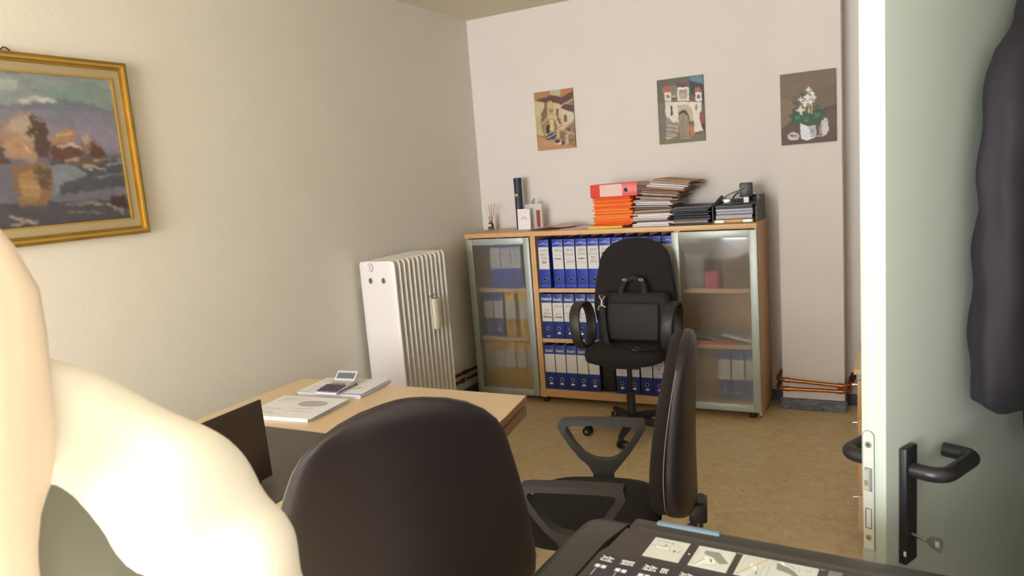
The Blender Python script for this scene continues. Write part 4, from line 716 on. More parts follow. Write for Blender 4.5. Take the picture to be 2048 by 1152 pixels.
# papers and calculator
def sheet_stack(name, label, corners, z, h, m, art=True, seed=0):
    (ax, ay), (bx_, by), (cx, cy), (dx, dy) = corners   # far-left, far-right, near-right, near-left
    t = thing(name, label, 'papers', (0, 0, 0))
    n = max(3, int(h/0.004)); rnd = random.Random(seed)
    for k in range(n):
        j = [rnd.uniform(-.006, .006) for _ in range(2)]
        if k == n-1: j = [0, 0]
        MB().prism([(x+j[0], y+j[1], z+h*k/n) for x, y in [(dx, dy), (cx, cy), (bx_, by), (ax, ay)]], (0, 0, h/n*0.8)).build('paper_sheet', M_paper if k % 2 == 0 else mat('paper_bluish', 'b9bdd6', .8), t, smooth=0)
    w_ = math.hypot(bx_-ax, by-ay); d_ = math.hypot(dx-ax, dy-ay)
    cv = Canvas(100, 76, 'e4e4e6'); r = rnd
    for row in range(7):
        y_ = 90+row*34; cv.line('b5b6bb', 7, [80, y_, 80+r.randint(200, 420), y_])
    for row in range(9):
        y_ = 560+row*36; x_ = r.choice([90, 480]); cv.line('a9aab0', 7, [x_, y_, x_+r.randint(180, 400), y_])
    if art:
        cv.ell('b4b4b8', [640, 330, 850, 480]); 
        for q in range(5): cv.line('9a9aa0', 8, [470, 240+45*q, 820, 225+45*q])
    else:
        cv.ell('a5a5aa', [560, 480, 700, 600]); cv.line('6d6d74', 16, [640, 700, 820, 660]); cv.line('5a5a62', 22, [760, 660, 820, 560])
    xd = ((bx_-ax)/w_, (by-ay)/w_, 0); yd = ((dx-ax)/d_, (dy-ay)/d_, 0)
    cv.build('printed_page', t, (ax, ay, z+h+0.0006), xd, yd, w_, d_)
    return t
sheet_stack('document_stack', 'front stack of printed white documents with a grey oval, beside the laptop lid', [(0.565, -2.745), (0.886, -2.718), (0.893, -2.961), (0.590, -2.992)], 0.7408, 0.015, M_paper, True, 3)
sheet_stack('document_stack', 'rear stack of white documents lying under the calculator', [(0.560, -2.480), (0.880, -2.440), (0.897, -2.668), (0.581, -2.692)], 0.7408, 0.016, M_paper, False, 5)
t = thing('calculator', 'grey desk calculator with a tilted display on the rear paper stack', 'calculator', (0.745, -2.625, 0.7590), math.radians(4))
cb = MB(); pts = [(-0.053, -0.075, 0), (-0.053, 0.060, 0), (-0.053, 0.060, 0.024), (-0.053, 0.02, 0.019), (-0.053, -0.075, 0.009)]
cb.prism(pts, (0.106, 0, 0)).bevel_all(0.002); cb.build('body', mat('calc_silver', 'b9b6bd', 0.35), t)
MB().box((0, 0.006, 0.006), (0.108, 0.13, 0.006), None, 0.002).build('lower_case', mat('calc_dark', '4a4652', .4), t)
dsp = MB().box((0, 0, 0), (0.106, 0.052, 0.008), None, 0.002).build('display_housing', MATS['calc_silver'], t); dsp.location = (0, 0.072, 0.036); dsp.rotation_euler = (math.radians(42), 0, 0)
MB().box((0, 0.0, 0.0044), (0.088, 0.028, 0.001)).build('display', mat('lcd', '5d6468', 0.25), dsp, smooth=0)
tl = math.atan2(0.010, 0.095)
for r_ in range(5):
    for c_ in range(6):
        if r_ == 4 and c_ in (0, 5): continue
        y_ = -0.064+r_*0.0185; x_ = -0.0425+c_*0.017
        k_ = MB().box((x_, y_, 0.0125+(y_+0.075)*0.105), (0.0125, 0.0120, 0.005), Matrix.Rotation(tl, 3, 'X'), 0.0012, 1)
        k_.build('key', mat('key_purple' if (r_ < 4) else 'key_tan', '4d4558' if r_ < 4 else '9a8a6a', .5), t)

# ============================================================ CHAIRS
def pad_rings(rows, n=40, e=0.75, wrap=0.0):
    # rows: (z, half width, half thickness, x centre); returns closed rings, local x forward, y sideways
    out = []
    for z_, w_, th, xc in rows:
        ring = []
        for i in range(n):
            a = 2*PI*i/n; c_, s_ = math.cos(a), math.sin(a)
            y_ = w_*math.copysign(abs(c_)**e, c_); x_ = th*math.copysign(abs(s_)**0.62, s_)
            ring.append(Vector((xc+x_+wrap*y_*y_, y_, z_)))
        out.append(ring)
    return out
def rows_interp(keys, n):
    ks = sorted(keys); out = []
    zs = [k[0] for k in ks]
    for i in range(n):
        f_ = (1-math.cos(PI*i/(n-1)))/2; z_ = zs[0]+(zs[-1]-zs[0])*f_
        for a, b in zip(ks, ks[1:]):
            if z_ <= b[0]+1e-9:
                u = (z_-a[0])/(b[0]-a[0]); u2 = u*u*(3-2*u) if False else u
                out.append((z_,)+tuple(a[j]+(b[j]-a[j])*u2 for j in range(1, 4))); break
    return out
def super_back(z0, z1, wb, wm, wt, th, x0, x1, lumb, scale_th=1.0, n=22, rise=0.35, pw=1.5):
    rows = []
    for i in range(n):
        f_ = i/(n-1); f_ = 0.5-0.5*math.cos(PI*f_); z_ = z0+(z1-z0)*f_
        base = (wb+(wm-wb)*math.sin(min(1, f_/rise)*PI/2)) if f_ < rise else (wm+(wt-wm)*((f_-rise)/(1-rise))**pw)
        endb = (1-max(0, (0.16-f_)/0.16)**2.2)**0.5 if f_ < 0.16 else 1.0
        endt = (1-max(0, (f_-0.80)/0.20)**2.4)**0.5 if f_ > 0.80 else 1.0
        k = max(0.10, endb*endt)
        x_ = x0+(x1-x0)*f_+lumb*math.sin(PI*min(1, f_*1.15))
        tk = max(0.25, min(1, (1-max(0, (0.08-f_)/0.08)**2)**0.5 if f_ < .08 else (1-max(0, (f_-0.92)/0.08)**2)**0.5 if f_ > .92 else 1))
        rows.append((z_, base*k, th*scale_th*tk*(1.0-0.45*f_), x_))
    return rows
def star_base(t, col, R_=0.29, rot=0.3, hub=0.10, zc=0.42):
    MB().cyl((0, 0, 0.060), (0, 0, 0.125), 0.034, 20).build('hub', col, t)
    MB().cyl((0, 0, 0.10), (0, 0, 0.26), 0.027, 20, 0.025).build('gas_column', M_black, t)
    MB().cyl((0, 0, 0.24), (0, 0, zc), 0.015, 16).build('piston', M_black, t)
    for i in range(5):
        a = rot+2*PI*i/5; d_ = Vector((math.cos(a), math.sin(a), 0)); p_ = Vector((-d_.y, d_.x, 0))
        b = MB(); b.rings([[d_*r1+p_*(w_*s1)+Vector((0, 0, zz_)) for s1, zz_ in ((-1, z0_), (1, z0_), (0.7, z1_), (-0.7, z1_))] for r1, w_, z0_, z1_ in ((0.02, 0.026, 0.070, 0.120), (0.15, 0.020, 0.066, 0.102), (R_, 0.015, 0.062, 0.082))])
        lg = b.bevel_all(0.004).build('base_leg', col, t)
        c0 = d_*(R_-0.01); a2 = a+1.1
        ax = Vector((math.cos(a2), math.sin(a2), 0)); cs = MB()
        w0 = c0+Vector((-ax.y, ax.x, 0))*0.012
        cs = MB()
        for s1 in (-1, 1): cs.cyl(w0+ax*(0.006*s1)+Vector((0, 0, 0.0265)), w0+ax*(0.024*s1)+Vector((0, 0, 0.0265)), 0.026, 20)
        cc = cs.build('caster', M_black, lg)
        MB().cyl(w0-ax*0.0255+Vector((0, 0, 0.0265)), w0+ax*0.0255+Vector((0, 0, 0.0265)), 0.011, 12).build('caster_cap', mat('caster_grey', '8a8a84', .5), lg)
        MB().cyl(c0+Vector((0, 0, 0.045)), c0+Vector((0, 0, 0.070)), 0.007, 8).build('caster_stem', M_black, lg)
def tri_arm(t, side, zt=0.685, lat=0.285):
    # triangular loop arm with a stem to the seat bracket; plane of the loop is forward/up
    y_ = side*lat; wd = 0.046
    outer = [(-0.155, zt-0.012), (-0.150, zt), (-0.10, zt+0.002), (0.0, zt+0.004), (0.12, zt+0.002), (0.150, zt-0.002), (0.160, zt-0.016), (0.158, zt-0.034), (0.12, zt-0.100), (0.085, zt-0.145), (0.055, zt-0.172), (0.040, zt-0.20), (0.034, zt-0.275), (-0.030, zt-0.275), (-0.035, zt-0.20), (-0.060, zt-0.170), (-0.10, zt-0.120), (-0.140, zt-0.060), (-0.157, zt-0.030)]
    inner = [(-0.130, zt-0.030), (-0.125, zt-0.021), (-0.08, zt-0.018), (0.0, zt-0.017), (0.10, zt-0.018), (0.128, zt-0.022), (0.132, zt-0.032), (0.130, zt-0.042), (0.100, zt-0.092), (0.070, zt-0.128), (0.045, zt-0.142), (0.025, zt-0.148), (0.005, zt-0.150), (-0.010, zt-0.150), (-0.030, zt-0.147), (-0.050, zt-0.138), (-0.080, zt-0.110), (-0.112, zt-0.065), (-0.127, zt-0.040)]
    b = MB(); n = len(outer)
    V = {}
    for nm, L_ in (('o', outer), ('i', inner)):
        for s1 in (0, 1): V[nm, s1] = [b.bm.verts.new((x_, y_+(s1-0.5)*wd*(1 if zz_ > zt-0.05 else 0.8), zz_)) for x_, zz_ in L_]
    for i in range(n):
        j = (i+1) % n
        b.bm.faces.new((V['o', 0][i], V['o', 0][j], V['o', 1][j], V['o', 1][i])); b.bm.faces.new((V['i', 0][j], V['i', 0][i], V['i', 1][i], V['i', 1][j]))
        b.bm.faces.new((V['o', 0][j], V['o', 0][i], V['i', 0][i], V['i', 0][j])); b.bm.faces.new((V['o', 1][i], V['o', 1][j], V['i', 1][j], V['i', 1][i]))
    b.bevel_all(0.004, 2, 50); b.build('armrest', M_arm, t)
    MB().bx(-0.025, 0.028, min(side*0.05, side*(lat+0.015)), max(side*0.05, side*(lat+0.015)), zt-0.285, zt-0.268).build('arm_bracket', M_black, t)
def visitor_chair(name, label, loc, rz, dz=0.0, lean=0.045, arm=True, big=False):
    t = thing(name, label, 'chair', loc, rz, 'black visitor chairs with armrests beside the desk')
    star_base(t, M_black, 0.29, 0.35, zc=0.40+dz)
    sw = 0.235
    rows = [(0.425, 0.12, 0.12, 0.0), (0.432, 0.20, 0.20, 0.0), (0.447, sw, 0.225, 0.0), (0.475, sw+0.003, 0.228, 0.0), (0.492, 0.222, 0.215, 0.0), (0.500, 0.19, 0.18, 0), (0.503, 0.10, 0.10, 0)]
    r_ = pad_rings(rows, 40, 0.6); MB().rings([[v+Vector((0, 0, dz)) for v in q] for q in r_]).build('seat', M_fabric, t, 60)
    MB().bx(-0.12, 0.12, -0.10, 0.10, 0.395+dz, 0.426+dz, 0.01).build('seat_mechanism', M_black, t)
    z0, z1 = 0.500+dz, 1.075+dz
    wb, wm, wt = (0.235, 0.282, 0.150) if big else (0.18, 0.225, 0.165)
    kw = dict(rise=0.22, pw=1.35) if big else {}
    tf, tb = (0.030, 0.040) if big else (0.060, 0.050)
    xs0 = -0.235 if big else -0.285; xs1 = xs0-lean*2
    rf = super_back(z0+0.006, z1-0.004, wb-.006, wm-.006, wt-.006, tf, xs0+0.024, xs1+0.012, 0.012, **kw)
    rb = super_back(z0, z1, wb, wm, wt, tb, xs0-0.008, xs1-0.008, 0.006, **kw)
    MB().rings(pad_rings(rf, 48, 0.8, 0.45)).build('back_cushion', M_fabric, t, 60)
    MB().rings(pad_rings(rb, 48, 0.8, 0.45)).build('back_shell', M_shell, t, 60)
    # seam between cushion and shell, its specular line painted in pale grey
    seam = []
    mid = rf[2:-1]
    for s1 in (1, -1):
        for z_, w_, th, xc in (mid if s1 == 1 else mid[::-1]): seam.append((xc-0.012+0.45*w_*w_, s1*(w_+0.0045), z_))
    MB().tube(seam, 0.0016, 6).build('seam', M_seam_glint, t)
    MB().tube([(-0.06, 0, 0.405+dz), (-0.20, 0, 0.400+dz), (-0.300, 0, 0.41+dz), (-0.345, 0, 0.44+dz), (-0.350, 0, 0.53+dz)], 0, 12, sect=(0.075, 0.024, (0, 1, 0))).build('back_support', M_black, t)
    MB().bx(-0.370, -0.315, -0.045, 0.045, 0.465+dz, 0.525+dz, 0.006).build('height_adjuster', M_black, t)
    if arm:
        for s1 in (-1, 1): tri_arm(t, s1, 0.685+dz)
    return t
visitor_chair('office_chair', 'black chair in the middle, seen side on with both triangular armrests showing', (1.935, -2.785, 0), math.radians(-168), lean=0.020)
visitor_chair('office_chair', 'large black chair back in the near foreground, seen from behind', (1.788, -3.683, 0), math.radians(140), dz=0.150, lean=0.085, arm=False, big=True)

# far task chair
t = thing('office_chair', 'black high backed swivel chair facing the camera before the cabinet, holding a bag', 'chair', (1.405, -0.835, 0), math.radians(-88))
star_base(t, M_black, 0.29, math.radians(291), zc=0.46)
rows = [(0.452, 0.12, 0.12, 0.0), (0.458, 0.20, 0.19, 0.0), (0.475, 0.238, 0.228, 0.0), (0.51, 0.244, 0.236, 0.0), (0.535, 0.236, 0.228, 0.0), (0.548, 0.20, 0.19, 0), (0.552, 0.10, 0.10, 0)]
MB().rings(pad_rings(rows, 40, 0.7)).build('seat', M_fabric, t, 60)
MB().bx(-0.12, 0.12, -0.09, 0.09, 0.425, 0.455, 0.01).build('seat_mechanism', M_black, t)
rf = super_back(0.55, 1.155, 0.21, 0.256, 0.185, 0.042, -0.185, -0.245, 0.015)
MB().rings(pad_rings(rf, 48, 0.8, 0.25)).build('back_cushion', M_fabric, t, 60)
rb = super_back(0.545, 1.159, 0.21, 0.258, 0.187, 0.022, -0.215, -0.268, 0.0)
MB().rings(pad_rings(rb, 48, 0.8, 0.25)).build('back_shell', M_shell, t, 60)
MB().tube([(-0.06, 0, 0.44), (-0.20, 0, 0.435), (-0.262, 0, 0.47), (-0.270, 0, 0.60)], 0, 12, sect=(0.07, 0.02, (0, 1, 0))).build('back_support', M_black, t)
for s1 in (-1, 1):
    pts = []
    for i in range(28):
        a = 2*PI*i/28; pts.append((0.005+0.140*math.copysign(abs(math.cos(a))**0.8, math.cos(a)), s1*(0.272+0.012*math.sin(a)), 0.665+0.130*math.copysign(abs(math.sin(a))**0.85, math.sin(a))))
    MB().tube(pts, 0, 12, close=True, sect=(0.064, 0.024, (0, 1, 0))).build('armrest', M_arm, t)
    MB().bx(-0.03, 0.06, min(s1*0.10, s1*0.285), max(s1*0.10, s1*0.285), 0.524, 0.538).build('arm_bracket', M_black, t)
# bag on the far chair
t = thing('briefcase', 'black padded document bag leaning on the seat of the far swivel chair', 'bag', (1.425, -0.80, 0.5535), math.radians(-90))
M_bag = mat('bag_nylon', '1b181a', 0.8, bump=0.4, bscale=600)
b = MB().box((-0.02, 0, 0.150), (0.095, 0.430, 0.300), None, 0.035, 4)
o = b.build('bag_body', M_bag, t); o.rotation_euler = (0, math.radians(-9), 0)
b = MB().box((0.035, 0.012, 0.125), (0.030, 0.320, 0.225), None, 0.013, 3); q = b.build('front_pocket', mat('bag_pocket', '19171a', 0.7, bump=0.3, bscale=600), t); q.rotation_euler = (0, math.radians(-9), 0)
hp = [(-0.045, -0.075, 0.265), (-0.060, -0.072, 0.32), (-0.070, -0.050, 0.365), (-0.075, 0.0, 0.380), (-0.070, 0.050, 0.365), (-0.060, 0.072, 0.32), (-0.045, 0.075, 0.265)]
MB().tube(hp, 0, 12, sect=(0.012, 0.030, (1, 0, 0))).build('handle', M_bag, t)
for y_ in (-0.052, 0.052): MB().tube([(-0.060+0.004, y_+0.013*math.cos(a), 0.368+0.006*math.sin(a)) for a in [2*PI*i/12 for i in range(12)]], 0.0025, 6, close=True).build('handle_ring', M_steel, t)
for y_ in (-0.085, 0.085): MB().tube([(0.005, y_*0.9, 0.10), (-0.01, y_*0.9, 0.20), (-0.030, y_*0.86, 0.29), (-0.05, y_*0.8, 0.33)], 0, 10, sect=(0.030, 0.005, (0, 1, 0))).build('webbing', M_bag, t)
# snap hook hanging at the bag's left
st = MB(); st.tube([(0.062, -0.158, 0.262), (0.066, -0.158, 0.236)], 0.006, 10); st.tube([(0.062, -0.158, 0.262), (0.062, -0.172, 0.285), (0.062, -0.168, 0.297)], 0.0035, 8); st.tube([(0.062, -0.158, 0.262), (0.062, -0.143, 0.283), (0.062, -0.136, 0.290)], 0.0035, 8)
st.tube([(0.066, -0.158, 0.236), (0.066, -0.176, 0.228), (0.066, -0.184, 0.214), (0.066, -0.178, 0.206)], 0.003, 8); st.tube([(0.066, -0.158, 0.236), (0.066, -0.142, 0.226), (0.066, -0.134, 0.224)], 0.003, 8)
st.build('snap_hook', mat('nickel', 'cfc8b4', 0.3, metal=0.6), t)
MB().tube([(0.055, -0.156, 0.30), (0.062, -0.160, 0.20), (0.075, -0.150, 0.10), (0.10, -0.13, 0.02), (0.13, -0.10, 0.006)], 0, 10, sect=(0.034, 0.004, (0, 1, 0))).build('shoulder_strap', M_bag, t)
sb = MB(); Rz = Matrix.Rotation(math.radians(40), 3, 'Z')
for yy, ww in ((-0.033, 0.006), (0.033, 0.006)): sb.box(Rz @ Vector((yy, 0, 0)), (ww, 0.046, 0.006), Rz, 0.001)
for yy in (-0.020, 0.020): sb.box(Rz @ Vector((0, yy, 0)), (0.066, 0.006, 0.006), Rz, 0.001)
o = sb.build('strap_buckle', mat('buckle', '5a5250', 0.4), t); o.location = (0.175, 0.075, 0.004)
o = MB().tube([(0.10, -0.02, 0.004), (0.15, 0.03, 0.006), (0.20, 0.11, 0.006), (0.16, 0.19, 0.006)], 0, 10, sect=(0.005, 0.036, (0, 0, 1))).build('shoulder_strap', M_bag, t)

# ============================================================ DRAWER UNIT
t = thing('drawer_unit', 'beech drawer unit with small metal knobs, mostly hidden behind the open door', 'drawer unit', (0, 0, 0))
dx0, dx1, dy0, dy1 = 2.690, 3.20, -1.86, -1.42
MB().bx(dx0-0.012, dx1, dy0-0.01, dy1, 0.722, 0.742, 0.002).build('top_panel', M_desk, t)
MB().bx(dx0+0.0, dx1, dy0, dy1, 0.700, 0.721).build('grey_rail', M_alu, t)
MB().bx(dx0+0.02, dx1, dy0, dy1, 0.03, 0.699).build('carcass', M_beech, t)
for x_ in (dx0+0.04, dx1-0.05): MB().cyl((x_, dy0+0.05, 0), (x_, dy0+0.05, 0.03), 0.015).build('foot', M_black, t)
for k in range(4):
    z1_ = 0.697-0.157*k; z0_ = z1_-0.154 if k < 3 else 0.07
    d = MB().bx(dx0, dx0+0.0195, dy0, dy1, z0_, z1_, 0.001).build('drawer', M_beech, t)
    for y_ in (dy0+0.05,):
        kz = z1_-0.030
        MB().cyl((dx0, y_, kz), (dx0-0.010, y_, kz-0.001), 0.004, 10).build('knob', M_steel, d); MB().cyl((dx0-0.009, y_, kz), (dx0-0.020, y_, kz-0.003), 0.007, 12).build('knob_cap', M_steel, d)

# ============================================================ DOOR
th = math.radians(25.61); DX = Vector((math.sin(th), math.cos(th), 0))
door = bpy.data.objects.new('door_1', None); COL.objects.link(door); door.location = (2.816, -3.563, 0); door.rotation_euler = (0, 0, math.radians(90)-th); door['kind'] = 'structure'; door['label'] = 'open pale green grey door'
MB().bx(0.0, 0.865, 0.0, 0.018, 0.012, 2.10, 0.0012).build('door_leaf', M_door, door)
MB().bx(0.0025, 0.860, 0.0185, 0.044, 0.012, 2.09, 0.0012).build('door_rebate', M_door, door)
# lock faceplate in the edge (edge normal is -x local)
fp = MB(); oz0, oz1 = 0.875, 1.095; yc, hw = 0.0315, 0.0095
pp = [(yc-hw, oz0), (yc+hw, oz0), (yc+hw, oz1-hw)] + [(yc+hw*math.cos(a), oz1-hw+hw*math.sin(a)) for a in np.linspace(0.2, PI-.2, 9)] + [(yc-hw, oz1-hw)]
lock = fp.prism([(0.0012, y_, z_) for y_, z_ in pp], (0.0012, 0, 0)).build('lock_faceplate', mat('faceplate', 'c5ccc8', 0.35, metal=0.3), door, smooth=0)
ob = MB(); ob.prism([(0.0019, yc+(y_-yc)*1.14, 0.985+(z_-0.985)*1.008) for y_, z_ in pp], (0.0007, 0, 0)); ob.build('faceplate_gap', mat('gap_dark', '5c625f', .8), door, smooth=0)
for z_ in (1.070, 0.897):
    s_ = MB().cyl((0.0012, yc, z_), (0.0002, yc, z_), 0.0058, 16).build('screw', mat('screw_grey', '9aa09e', .35, metal=.8), lock)
    c_ = MB(); c_.box((0.0001, yc, z_), (0.0004, 0.006, 0.0012)); c_.box((0.0001, yc, z_), (0.0004, 0.0012, 0.006)); c_.build('screw_slot', M_dark, lock, smooth=0)
MB().bx(0.0001, 0.0013, yc-0.0065, yc+0.0065, 0.985, 1.028, 0.0).build('latch_opening', mat('latch_dark', '6a706d', .6), lock, smooth=0)
lt = MB(); lt.prism([(0.0, yc-0.0055, 0.987), (-0.006, yc-0.0045, 0.989), (-0.006, yc-0.0045, 1.024), (0.0, yc-0.0055, 1.026)], (0, 0.009, 0)); lt.bevel_all(0.0012); lt.build('latch', mat('latch_steel', 'b5bcb9', .3, metal=.5), lock)
MB().bx(-0.007, 0, yc-0.003, yc+0.003, 0.997, 1.007).build('latch_roller', M_steel, lock)
dbz = MB()
for a in ((yc-0.0055, yc-0.0047, 0.915, 0.952), (yc+0.0047, yc+0.0055, 0.915, 0.952), (yc-0.0055, yc+0.0055, 0.915, 0.9158), (yc-0.0055, yc+0.0055, 0.9512, 0.952)): dbz.bx(0.0004, 0.0013, a[0], a[1], a[2], a[3])
dbz.build('deadbolt_outline', M_dark, lock, smooth=0)
M_hand = mat('handle_nylon', '1d1c20', 0.38)
def lever(side):
    # side -1: towards the camera (local -y), +1: the other face
    y0 = 0.0 if side < 0 else 0.044; s1 = side; zc_ = 1.018; xc = 0.0635
    MB().bx(0.043, 0.084, min(y0, y0+s1*0.014), max(y0, y0+s1*0.014), 0.844, 1.060, 0.003, 3).build('handle_plate', M_hand, door)
    pts = [(xc, y0+s1*0.012, zc_)]+[(xc, y0+s1*0.040, zc_)]
    for i in range(1, 7):
        a = PI/2*i/6; pts.append((xc+0.026*(1-math.cos(a)), y0+s1*(0.040+0.026*math.sin(a)), zc_))
    pts.append((xc+0.105, y0+s1*0.066, zc_))
    for i in range(1, 7):
        a = PI/2*i/6; pts.append((xc+0.105+0.022*math.sin(a), y0+s1*(0.066-0.022*(1-math.cos(a))), zc_))
    pts.append((xc+0.127, y0+s1*0.012, zc_))
    MB().tube(pts, 0.0135, 18).build('lever_handle', M_hand, door)
lever(-1); lever(1)
k = MB(); k.cyl((0.0635, -0.012, 0.898), (0.0635, -0.040, 0.894), 0.0030, 10)
k.bevel_all
kb_ = [(-0.040, 0.0045), (-0.046, 0.010), (-0.062, 0.0125), (-0.066, 0.004), (-0.064, -0.010), (-0.060, -0.0155), (-0.046, -0.010), (-0.040, -0.004)]
k.prism([(0.0635-0.0012, y_, 0.894+z_) for y_, z_ in kb_], (0.0024, 0, 0))
k.build('key', mat('key_steel', '7f8990', 0.35, metal=0.7), door)
MB().bx(0.0635-0.0016, 0.0635+0.0016, -0.0600, -0.0535, 0.889, 0.899).build('key_slot', M_door, door, smooth=0)
MB().box((0.0428, -0.0115, 0.866), (0.0012, 0.004, 0.009)).build('paint_chip', M_wht, door)
for z_ in (0.25, 1.05, 1.85): MB().cyl((0.868, 0.05, z_), (0.868, 0.05, z_+0.09), 0.008, 12).build('hinge', M_steel, door)
# door frame in the right wall
df = MB(); df.bx(XR-0.012, XR+0.112, -3.70, -3.66, 0, 2.14); df.bx(XR-0.012, XR+0.112, -2.76, -2.72, 0, 2.14); df.bx(XR-0.012, XR+0.112, -3.66, -2.76, 2.10, 2.14)
struct(df.build('door_frame', M_door)).name = 'trim_1'

# ============================================================ COAT ON THE DOOR
coat = thing('coat', 'dark aubergine quilted coat hanging on the hook of the open door', 'coat', (2.816+DX.x*0.49, -3.563+DX.y*0.49, 1.02), math.radians(90)-th)
M_coat = mat('coat_fabric', '1a1720', 0.8, bump=0.5, bscale=60, noise=0.08, scale=6)
def coat_rings(rows, cx=0.0, n=44, seed=0, cyoff=0.0, amp=0.006):
    rnd = random.Random(seed); ph = [rnd.uniform(0, 6.28) for _ in range(6)]; out = []
    for z_, a_, b_, dx_ in rows:
        ring = []
        for i in range(n):
            t_ = 2*PI*i/n; f_ = 1+amp/0.06*(math.sin(5*t_+ph[0]+z_*4)+0.6*math.sin(9*t_+ph[1]-z_*9)+0.6*math.sin(z_*42+ph[2]+2*math.sin(t_)))
            x_ = dx_+cx+a_*math.copysign(abs(math.cos(t_))**0.8, math.cos(t_))*(1+(f_-1)*.25); y_ = -b_*(1+math.sin(t_)*f_)-0.003-cyoff
            ring.append(Vector((x_, y_, z_)))
        out.append(ring)
    return out
rows = [(a_, b_*1.06, c_, d_-0.008) for a_, b_, c_, d_ in [(0.02, .12, .03, .10), (0.04, .20, .045, .06), (0.075, .232, .055, 0.01), (0.12, .238, .060, 0), (0.20, .240, .062, 0), (0.30, .236, .064, 0), (0.40, .228, .062, 0), (0.48, .222, .060, 0), (0.55, .216, .062, 0.004), (0.62, .205, .062, .01), (0.68, .190, .060, .016), (0.72, .165, .056, .02), (0.745, .125, .050, .03), (0.765, .09, .045, .035), (0.79, .06, .035, .04)]]
fine = []
for a, b in zip(rows, rows[1:]):
    m_ = max(1, int((b[0]-a[0])/0.012))
    for i in range(m_): u = i/m_; fine.append(tuple(a[j]+(b[j]-a[j])*u for j in range(4)))
fine.append(rows[-1])
MB().rings(coat_rings(fine, seed=2)).build('coat_body', M_coat, coat, 80)
slv = []
for z_, a_, b_, dx_ in [(-0.06, .030, .028, .215), (-0.045, .042, .036, .215), (0.02, .048, .040, .212), (0.15, .052, .042, .205), (0.30, .056, .045, .195), (0.45, .060, .047, .18), (0.58, .060, .046, .16), (0.68, .050, .04, .13), (0.73, .030, .03, .11)]: slv.append((z_, a_, b_, dx_))
sf = []
for a, b in zip(slv, slv[1:]):
    for i in range(6): u = i/6; sf.append(tuple(a[j]+(b[j]-a[j])*u for j in range(4)))
sf.append(slv[-1])
MB().rings(coat_rings(sf, seed=5, cyoff=0.060, amp=0.004, n=28)).build('sleeve', M_coat, coat, 80)
sf2 = [(z_-0.02, a_, b_, dx_-0.155) for z_, a_, b_, dx_ in sf if z_ < 0.2]
MB().rings(coat_rings(sf2, seed=7, cyoff=0.02, amp=0.004, n=28)).build('hem_flap', M_coat, coat, 80)
for z_ in (0.52, 0.44, 0.09):
    MB().tube([(-0.21+0.02*i, -0.045-0.010*i, z_-0.006*math.sin(i*.6)) for i in range(7)], 0.0022, 6).build('stitch_seam', mat('coat_seam', '1d1922', .8), coat)
MB().tube([(-0.13, -0.118, 0.60), (-0.10, -0.130, 0.612)], 0.003, 8).build('snap_button', M_steel, coat)
zp = MB(); zp.tube([(-0.115, -0.128, 0.475), (-0.135, -0.126, 0.455), (-0.140, -0.126, 0.42)], 0.0012, 6); zp.build('zip_pull', M_steel, coat)
col_ = [(0.70, .10, .045, .03), (0.74, .115, .055, .03), (0.79, .105, .055, .035), (0.83, .085, .05, .04), (0.86, .05, .035, .045)]
cf = []
for a, b in zip(col_, col_[1:]):
    for i in range(5): u = i/5; cf.append(tuple(a[j]+(b[j]-a[j])*u for j in range(4)))
cf.append(col_[-1])
MB().rings(coat_rings(cf, seed=9, cyoff=0.012, amp=0.005, n=32)).build('hood', M_coat, coat, 80)
hk = thing('door_hook', 'metal coat hook fixed to the open door above the coat', 'hook', (2.816+DX.x*0.53, -3.563+DX.y*0.53, 1.90), math.radians(90)-th)
MB().bx(-0.015, 0.015, -0.006, 0, -0.02, 0.03).build('hook_plate', M_steel, hk); MB().tube([(0, -0.005, 0.0), (0, -0.03, -0.015), (0, -0.045, -0.005), (0, -0.05, 0.012)], 0.004, 8).build('hook_prong', M_steel, hk)

# ============================================================ COPIER
t = thing('photocopier', 'dark grey photocopier with a document feeder in the right foreground', 'copier', (2.44, -3.80, 0), math.radians(-3.5))
MC2 = mat('copier_cover', '3f3b3d', 0.42, bump=0.1, bscale=900); MC3 = mat('copier_panel', '33363f', 0.35)
MB().bx(2.40, 3.02, -4.42, -3.86, 0.02, 0.82, 0.012).build('cabinet_body', mat('copier_body', '8d8f90', .5), t)
MB().bx(2.38, 3.04, -4.44, -3.84, 0.825, 0.905, 0.012).build('scanner_housing', M_copier, t)
# rounded left cheek of the feeder
ck = []
for y_, xs_, zt_ in [(-3.791, 0.030, 0.955), (-3.796, 0.012, 0.978), (-3.809, 0.003, 0.992), (-3.83, 0.0, 0.999), (-3.90, 0.0, 1.0005), (-4.05, 0, 1.0005), (-4.30, 0, 1.0), (-4.36, 0.004, 0.99), (-4.38, 0.02, 0.96)]:
    xl = 2.352+xs_-(0.10*(-3.786-y_))*0.0; xr = 2.4415 if y_ > -3.90 else 2.432
    r = 0.040; ring = [(xr, y_, 0.908), (xr, y_, zt_)]
    for i in range(9):
        a = PI/2*i/8; ring.append((xl+r-r*math.sin(a), y_, zt_-r+r*math.cos(a)))
    ring.append((xl, y_, 0.908)); ck.append([Vector(p) for p in ring])
MB().rings(ck).build('feeder_cheek', M_copier, t, 50)
MB().bx(2.4445, 3.035, -3.8335, -3.797, 0.908, 0.9995, 0.007, 3).build('rear_rail', M_copier, t)
cvp = [(2.4445, -3.8375), (3.035, -3.8375), (3.035, -4.38), (2.4345, -4.38), (2.4345, -3.925), (2.4415, -3.902)]
MB().prism([(x_, y_, 0.908) for x_, y_ in cvp], (0, 0, 0.0905)).bevel_all(0.003).build('feeder_cover', MC2, t)
MB().bx(2.485, 2.589, -3.812, -3.799, 0.998, 1.0035, 0.004, 3).build('indicator_strip', mat('strip_blue', '6f8595', .6), t)
